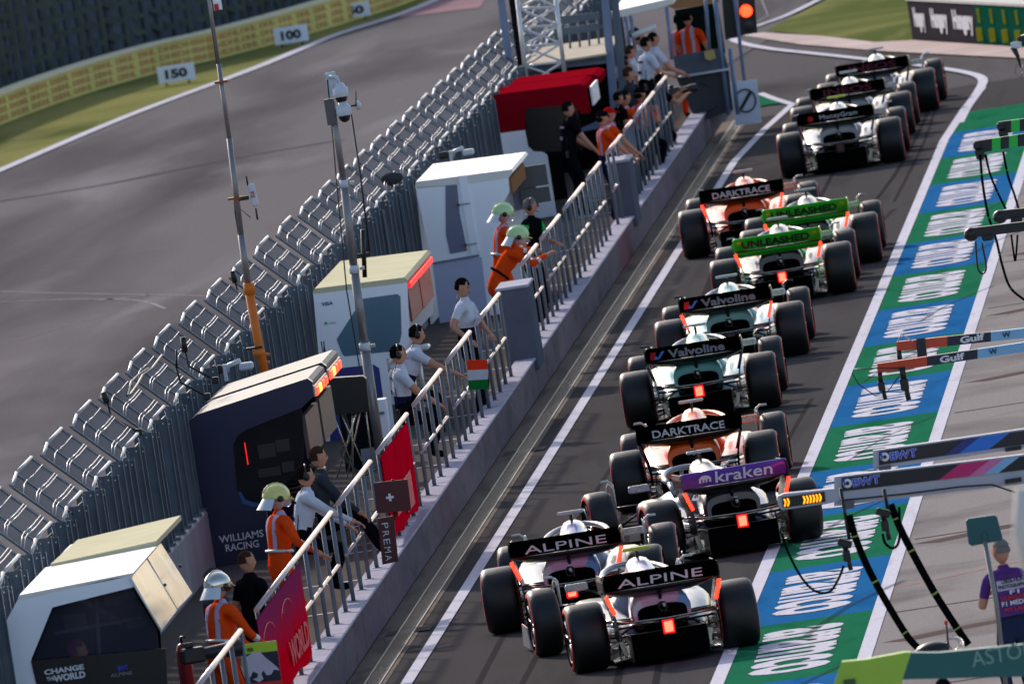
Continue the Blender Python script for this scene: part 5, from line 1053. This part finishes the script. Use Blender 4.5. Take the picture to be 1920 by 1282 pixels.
# ================= OVERHEAD BOOMS ===============================================================
def boomY(u,v,z=2.4): return G(u,v,z).y
def boom(label,Y,tip,end,hpx,secs,z=None,group=None,d=.12,name='overhead_boom'):
    """tip/end: photo pixels of the upper edge; secs: list of (u0,u1,material)"""
    o=PY(tip[0],tip[1],Y); t=thing(name,label,'boom',o,0,group); sl_=(end[1]-tip[1])/(end[0]-tip[0])
    vt=lambda u:tip[1]+(u-tip[0])*sl_
    for i,(u0,u1,m) in enumerate(secs):
        b=MB(); b.prism([PY(u,vv,Y)-o for u,vv in((u0,vt(u0)),(u1,vt(u1)),(u1,vt(u1)+hpx),(u0,vt(u0)+hpx))],(0,d,0),m); part(b,'boom_section',t)
    return t,o,vt
orb=mat('boom_orange',(200,66,34),.45,var=.05); dnb=mat('boom_navy',(22,26,52),.45,var=.05); pbb=mat('boom_pale_blue',(128,178,214),.45,var=.05); grn=mat('boom_green',(30,190,70),.5,var=.05); bwt=mat('boom_white',(172,172,184),.4,var=.05); bkn=mat('boom_black',(16,17,28),.4,var=.05); mag=mat('boom_magenta',(196,26,104),.45,var=.05); pnk=mat('boom_pink',(206,112,162),.45,var=.05); blu=mat('boom_blue',(30,110,205),.45,var=.05); mblu=mat('boom_dark_blue',(30,46,120),.45,var=.05); astg=mat('boom_dark_teal',(16,92,92),.4,var=.05); astl=mat('boom_lime',(158,196,60),.45,var=.05)
def gun(b,u,v,Y,o,s=1.):
    q=PY(u,v,Y)-o; b.tube([q,q+V((0,0,-.12*s))],.03*s,blackpl,8); b.box(q+V((.0,0,-.17*s)),(.08*s,.08,.12*s),blackpl,bev=.01); b.tube([q+V((.01,0,-.2*s)),q+V((.02,0,-.33*s))],.025*s,blackpl,8)
for nm,tip,end,cuts,Y0,label in((0,(1645,682),(1925,641),(1645,1738,1742,1833,1925),None,'nearer orange and pale blue overhead boom reading gulf'),(1,(1681,641),(1925,615),(1681,1776,1776,1858,1925),None,'farther orange and pale blue overhead boom reading gulf')):
    Y=boomY(*tip); t,o,vt=boom(label,Y,tip,end,18,[(cuts[0],cuts[1],orb),(cuts[1],cuts[3],dnb),(cuts[3],2200,pbb)],group='gulf overhead booms')
    u=cuts[1]+18; b=MB(); b.text('Gulf',PY(u+7,vt(u)+15.5,Y-.01)-o,(1,0,.02),(0,0,1),.27,.075,wtxt,bold=.04); u2=cuts[3]+22; b.text('W',PY(u2,vt(u2)+14,Y-.01)-o,(1,0,.02),(0,0,1),.09,.06,dnb,bold=.02); part(b,'lettering',t)
    b=MB(); gun(b,tip[0]+4,tip[1]+16,Y,o,.9); 
    if nm==0: gun(b,1691,688,Y,o,1.1); b.tube([PY(u,v,Y-.05)-o for u,v in((1690,690),(1640,690),(1600,692),(1598,700),(1610,720),(1640,741),(1665,733),(1686,705))],.006,blackpl,5)
    else: b.prism([PY(u,v,Y-.02)-o for u,v in((1718,636),(1734,634),(1738,668),(1720,670))],(0,.16,0),mat('boom_strap',(62,64,70),.6)); b.tube([PY(u,v,Y)-o for u,v in((1684,640),(1690,626),(1712,640))],.01,cwh,5)
    part(b,'gun_holder',t)
# two black and pink booms reading BWT
def shape(b,u0,u1,k0,vt,Y,o,m,h0,h1,slant=14):
    b.prism([PY(u,v,Y)-o for u,v in((u0,vt(u0)+h1),(u1,vt(u1)+h1),(u1+slant,vt(u1+slant)+h0),(u0+slant,vt(u0+slant)+h0))],(0,.006,0),m)
for k,(tip,end,label) in enumerate((((1640,844),(1925,803),'farther white and black overhead boom with blue stripes reading bwt'),((1570,893),(1925,851),'nearer white and black overhead boom with pink stripes reading bwt'))):
    Y=boomY(tip[0],tip[1]+20); t,o,vt=boom(label,Y,tip,end,[36,55][k],[(tip[0]-(3 if k==0 else 6),2300,bwt)],group='bwt overhead booms')
    b=MB(); shape(b,tip[0]+8,2280,0,vt,Y-.008,o,bkn,3,29,0)
    u=tip[0]+190 if k else tip[0]+130
    for j,m in enumerate(([mblu,blu,blu] if k==0 else [mag,mag,pnk,pbb])):
        shape(b,u+j*28,u+j*28+28,0,vt,Y-.014,o,m,3,29,40)
    part(b,'painted_band',t)
    b=MB(); uu=tip[0]+30; b.text('BWT',PY(uu,vt(uu)+24,Y-.02)-o,(1,0,.01),(0,0,1),.27,.085,mat('bwt_white_edge',(232,232,245),.5),bold=.055); b.text('BWT',PY(uu+.6,vt(uu)+23.6,Y-.026)-o,(1,0,.01),(0,0,1),.264,.08,mat('bwt_blue',(52,74,200),.5),bold=.02)
    c_=PY(tip[0]+19,vt(tip[0]+19)+15,Y-.02)-o; b.lathe([(.02,0),(.045,-.004),(.045,.0)],c_,(0,1,0),MATS['bwt_white_edge'],14); b.tube([c_+V((-.03,-.006,.05)),c_+V((-.03,-.006,-.02))],.009,MATS['bwt_blue'],5); part(b,'lettering',t)
    b=MB(); b.box(PY(tip[0]+20,vt(tip[0])+[36,52][k],Y)-o,(.12,.14,.08),mat('bracket_grey',(96,92,96),.5,.3)); b.box(PY(1900,vt(1900)+[34,46][k],Y-.02)-o,(.16,.1,.04),blackpl); part(b,'bracket',t)
    if k==1:
        b=MB(); b.prism([PY(u,v,Y-.02)-o for u,v in((1458,930),(1470,925),(1570,915),(1575,925),(1572,940),(1466,956),(1458,945))],(0,.14,0),bwt); sg=part(b,'signal_arm',t)
        b=MB(); b.prism([PY(u,v,Y-.03)-o for u,v in((1466,932),(1546,921),(1548,940),(1468,952))],(0,.01,0),blackpl); part(b,'display',sg)
        b=MB(); aml=mat('amber_lit',(255,150,20),.4,emit=(255,140,10),es=2.,var=0); amo=mat('chevron_off',(40,54,40),.5)
        for j in range(12):
            u=1469+j*6; v=942-j*.85; on=j in(0,1,6,7,8,9,10,11); b.prism([PY(a_,b_,Y-.036)-o for a_,b_ in((u,v-7),(u+2.6,v-7.4),(u+5.6,v-.3),(u+3.6,v+7),(u+1,v+7.4),(u+3,v))],(0,.004,0),aml if on else amo)
        part(b,'chevrons',sg)
        b=MB(); b.tube([PY(u,v,Y-.03)-o for u,v in((1575,938),(1700,925),(1800,912),(1860,908),(1925,930))],.009,blackpl,5); part(b,'cable',t)
hose=mat('hose_black',(14,14,15),.55); band=mat('hose_band',(150,165,90),.6); gband=mat('hose_green_band',(20,150,60),.6)
def hosef(label,pts,Y,r,bm_,nb,coil=False,grp=None):
    q=[PY(u,v,Y) for u,v in pts]; o=q[0]; t=thing('air_hose',label,'hose',o,0,grp); sp_=smooth_pts([p-o for p in q],8)
    b=MB(); b.tube(sp_,r,hose,8); part(b,'tube',t)
    if nb:
        b=MB(); n=len(sp_)
        for k in range(nb):
            i=int((k+.6)*n/(nb+.4)); i=min(i,n-2); b.tube([sp_[i],sp_[i]+(sp_[i+1]-sp_[i])*.4],r*1.12,bm_,8)
        part(b,'band',t)
    return t
YB=boomY(1570,930)
hosef('thick black hose with yellow bands hanging from the nearer bwt boom, left one',[(1592,965),(1605,1010),(1628,1065),(1662,1128),(1700,1190),(1722,1215)],YB,.034,band,3)
hosef('thick black hose with yellow bands hanging to the apron, right one',[(1670,945),(1688,990),(1716,1045),(1752,1110),(1790,1170),(1816,1208)],YB+1,.036,band,4)
hosef('thin coiled black hose looping from the signal arm over the painted strip',[(1466,1000),(1480,1040),(1505,1085),(1530,1108),(1556,1108),(1572,1085),(1582,1060)],YB-.4,.012,band,0)
hosef('short coiled black hose below the bwt boom',[(1655,1000),(1660,1018),(1675,1027),(1686,1010),(1686,950)],YB+.5,.013,band,0)
for u,v,lb_ in((1583,1012,'black wheel gun holder hanging left below the bwt boom'),(1655,955,'black wheel gun holder hanging right below the bwt boom')):
    t=thing('gun_holder',lb_,'gun holder',PY(u,v,YB)); b=MB(); gun(b,u,v,YB,t.location,.9); b.box((.0,0,-.03),(.14,.06,.07),blackpl,R=Matrix.Rotation(.4,3,'Y'),bev=.01); part(b,'holder',t); b=MB(); b.tube([(.04,0,.5 if u<1600 else .2),(.05,0,.0)],.018,blackpl,6); part(b,'strap',t)
# green and black booms
for k,(tip,end,label) in enumerate((((1828,265),(1925,250),'nearer black overhead boom with two bright green bands'),((1872,229),(1925,222),'farther black overhead boom with bright green band'))):
    Y=boomY(tip[0],tip[1]+13); s0=tip[0]; c=[(s0,s0+32,bkn),(s0+32,s0+48,grn),(s0+48,s0+64,bkn),(s0+64,s0+80,grn),(s0+80,2150,bkn)] if k==0 else [(s0,s0+24,bkn),(s0+24,s0+40,grn),(s0+40,2150,bkn)]
    t,o,vt=boom(label,Y,tip,end,23,c,group='black and green overhead booms'); b=MB(); b.box(PY(tip[0]+10,tip[1]+24,Y)-o,(.12,.14,.14),blackpl,bev=.02); b.box(PY(tip[0]+4,tip[1]+8,Y)-o,(.1,.14,.1),blackpl,bev=.02); part(b,'end_fitting',t)
for k,(tip,end,label) in enumerate((((1812,429),(1925,415),'nearer plain black overhead boom with rounded tip'),((1866,396),(1925,390),'farther plain black overhead boom with rounded tip'))):
    Y=boomY(tip[0],tip[1]+10); t,o,vt=boom(label,Y,tip,end,18,[(tip[0]+8,2150,bkn)],group='plain black overhead booms'); b=MB(); b.ell(PY(tip[0]+9,tip[1]+11,Y)-o+V((0,.06,0)),(.09,.08,.085),blackpl); b.box(PY(tip[0]+40,tip[1]+16,Y)-o,(.14,.1,.08),blackpl,bev=.02); part(b,'end_fitting',t)
    if k==0: b=MB(); b.tube(smooth_pts([PY(u,v,Y)-o for u,v in((1829,452),(1833,500),(1842,513),(1849,500),(1841,455))]),.012,blackpl,6); part(b,'loop',t)
Yg=boomY(1828,280)
hosef('black hose with green bands hanging from the green banded boom, long left one',[(1838,290),(1842,340),(1852,400),(1868,450),(1880,500),(1895,540),(1925,565)],Yg,.017,gband,4)
hosef('black hose with green bands hanging from the green banded boom, middle one',[(1848,290),(1856,325),(1870,360),(1886,392)],Yg,.015,gband,2)
hosef('black hose with green bands hanging from the green banded boom, right one',[(1881,285),(1890,330),(1902,365),(1910,392)],Yg,.015,gband,2)
hosef('thin black hose beside the two plain black booms',[(1896,440),(1900,470),(1904,488),(1908,440)],Yg-20,.012,gband,0)
# small camera on a boom at the right edge
Yk=boomY(1905,90); t=thing('boom_camera','small white and black camera hanging above the far end of the painted strip','camera',PY(1905,85,Yk)); b=MB(); b.box((0,0,0),(.16,.1,.1),cwh,bev=.02); b.box((.1,0,.08),(.14,.08,.08),blackpl,bev=.02); part(b,'camera_body',t); b=MB(); b.tube([(-.05,0,-.02),(.0,0,-.16),(.02,0,-.34)],[.05,.03,.012],blackpl,8); b.tube([(0,0,-.2),(-.08,0,-.4),(.0,0,-.5),(.06,0,-.3)],.005,blackpl,5); b.tube([(.1,0,.1),(1.2,0,.3)],.03,blackpl,8); part(b,'arm',t)
# teal boom at the bottom and the pole with the teal board
Y=boomY(1565,1265); o=PY(1565,1265,Y); t=thing('overhead_boom','dark teal boom with lime tip reading aston below the photographer','boom',o)
for px,m in(((( 1560,1290),(1578,1240),(1620,1236),(1697,1222),(1708,1222),(1692,1273),(1690,1290)),astl),(((1708,1223),(1760,1223),(2150,1185),(2150,1262),(1692,1273)),astg)):
    b=MB(); b.prism([PY(u,v,Y)-o for u,v in px],(0,.14,0),m); part(b,'boom_section',t)
b=MB(); b.text('ASTON',PY(1824,1250,Y-.01)-o,(1,0,.03),(0,0,1),.55,.13,mat('pale_green_lettering',(120,160,150),.5),bold=.0); b.box(PY(1593,1278,Y-.02)-o,(.1,.02,.05),mat('dark_panel_small',(60,84,40),.5)); part(b,'lettering',t)
Yq=186.; o=PY(1890,1282,Yq); t=thing('lollipop_board','dark green rounded board on a long grey pole in front of the photographer','signal board',o); A=lambda u,v:PY(u,v,Yq)-o
b=MB(); b.prism([A(u,v) for u,v in((1811,976),(1815,972),(1864,965),(1869,968),(1880,1008),(1877,1013),(1822,1023),(1816,1019))],(0,.05,0),mat('teal_board',(22,82,88),.45,var=.08)); part(b,'board',t)
b=MB(); b.tube([A(1846,1012),A(1868,1130),A(1888,1300)],.022,mat('pole_grey',(128,128,126),.4,.4),8); b.box(A(1846,1006),(.05,.05,.08),MATS['teal_board'],bev=.01); part(b,'pole',t)
# equipment cart top behind the boom
t=thing('headset_rack','dark equipment top with coiled wires and red tipped aerial behind the lime boom','equipment',PY(1760,1215,182)); o=t.location; b=MB(); b.ell(PY(1750,1222,182)-o,(.18,.12,.1),blackpl,nu=16,nv=8); part(b,'cover',t)
b=MB(); b.tube([PY(1779,1215,182)-o,PY(1774,1170,182)-o],.01,blackpl,6); b.tube([PY(1774,1170,182)-o,PY(1773,1162,182)-o],.016,redm,6); part(b,'aerial',t)
b=MB()
for k in range(4): b.tube([PY(1784+k*3,1208,182)-o+V((.07*math.cos(a),.05*math.sin(a)*k,.06*math.sin(a))) for a in [2*math.pi*q/12 for q in range(13)]],.006,silver,4,cap=False)
part(b,'wire_coil',t)
# blurred white object close to the camera at the right edge
t=thing('foreground_post','blurred pale white post close to the viewer beside the photographer','post',PY(1917,1000,110)); b=MB(); b.tube([(.03,0,-.45),(.02,0,0),(.05,0,.25)],[.02,.075,.055],mat('pale_post',(220,212,200),.6),16); part(b,'shaft',t); b=MB(); b.tube([(.06,0,-.32),(.05,0,-.08)],.03,mat('dark_grip',(30,30,34),.6),10); part(b,'grip',t)
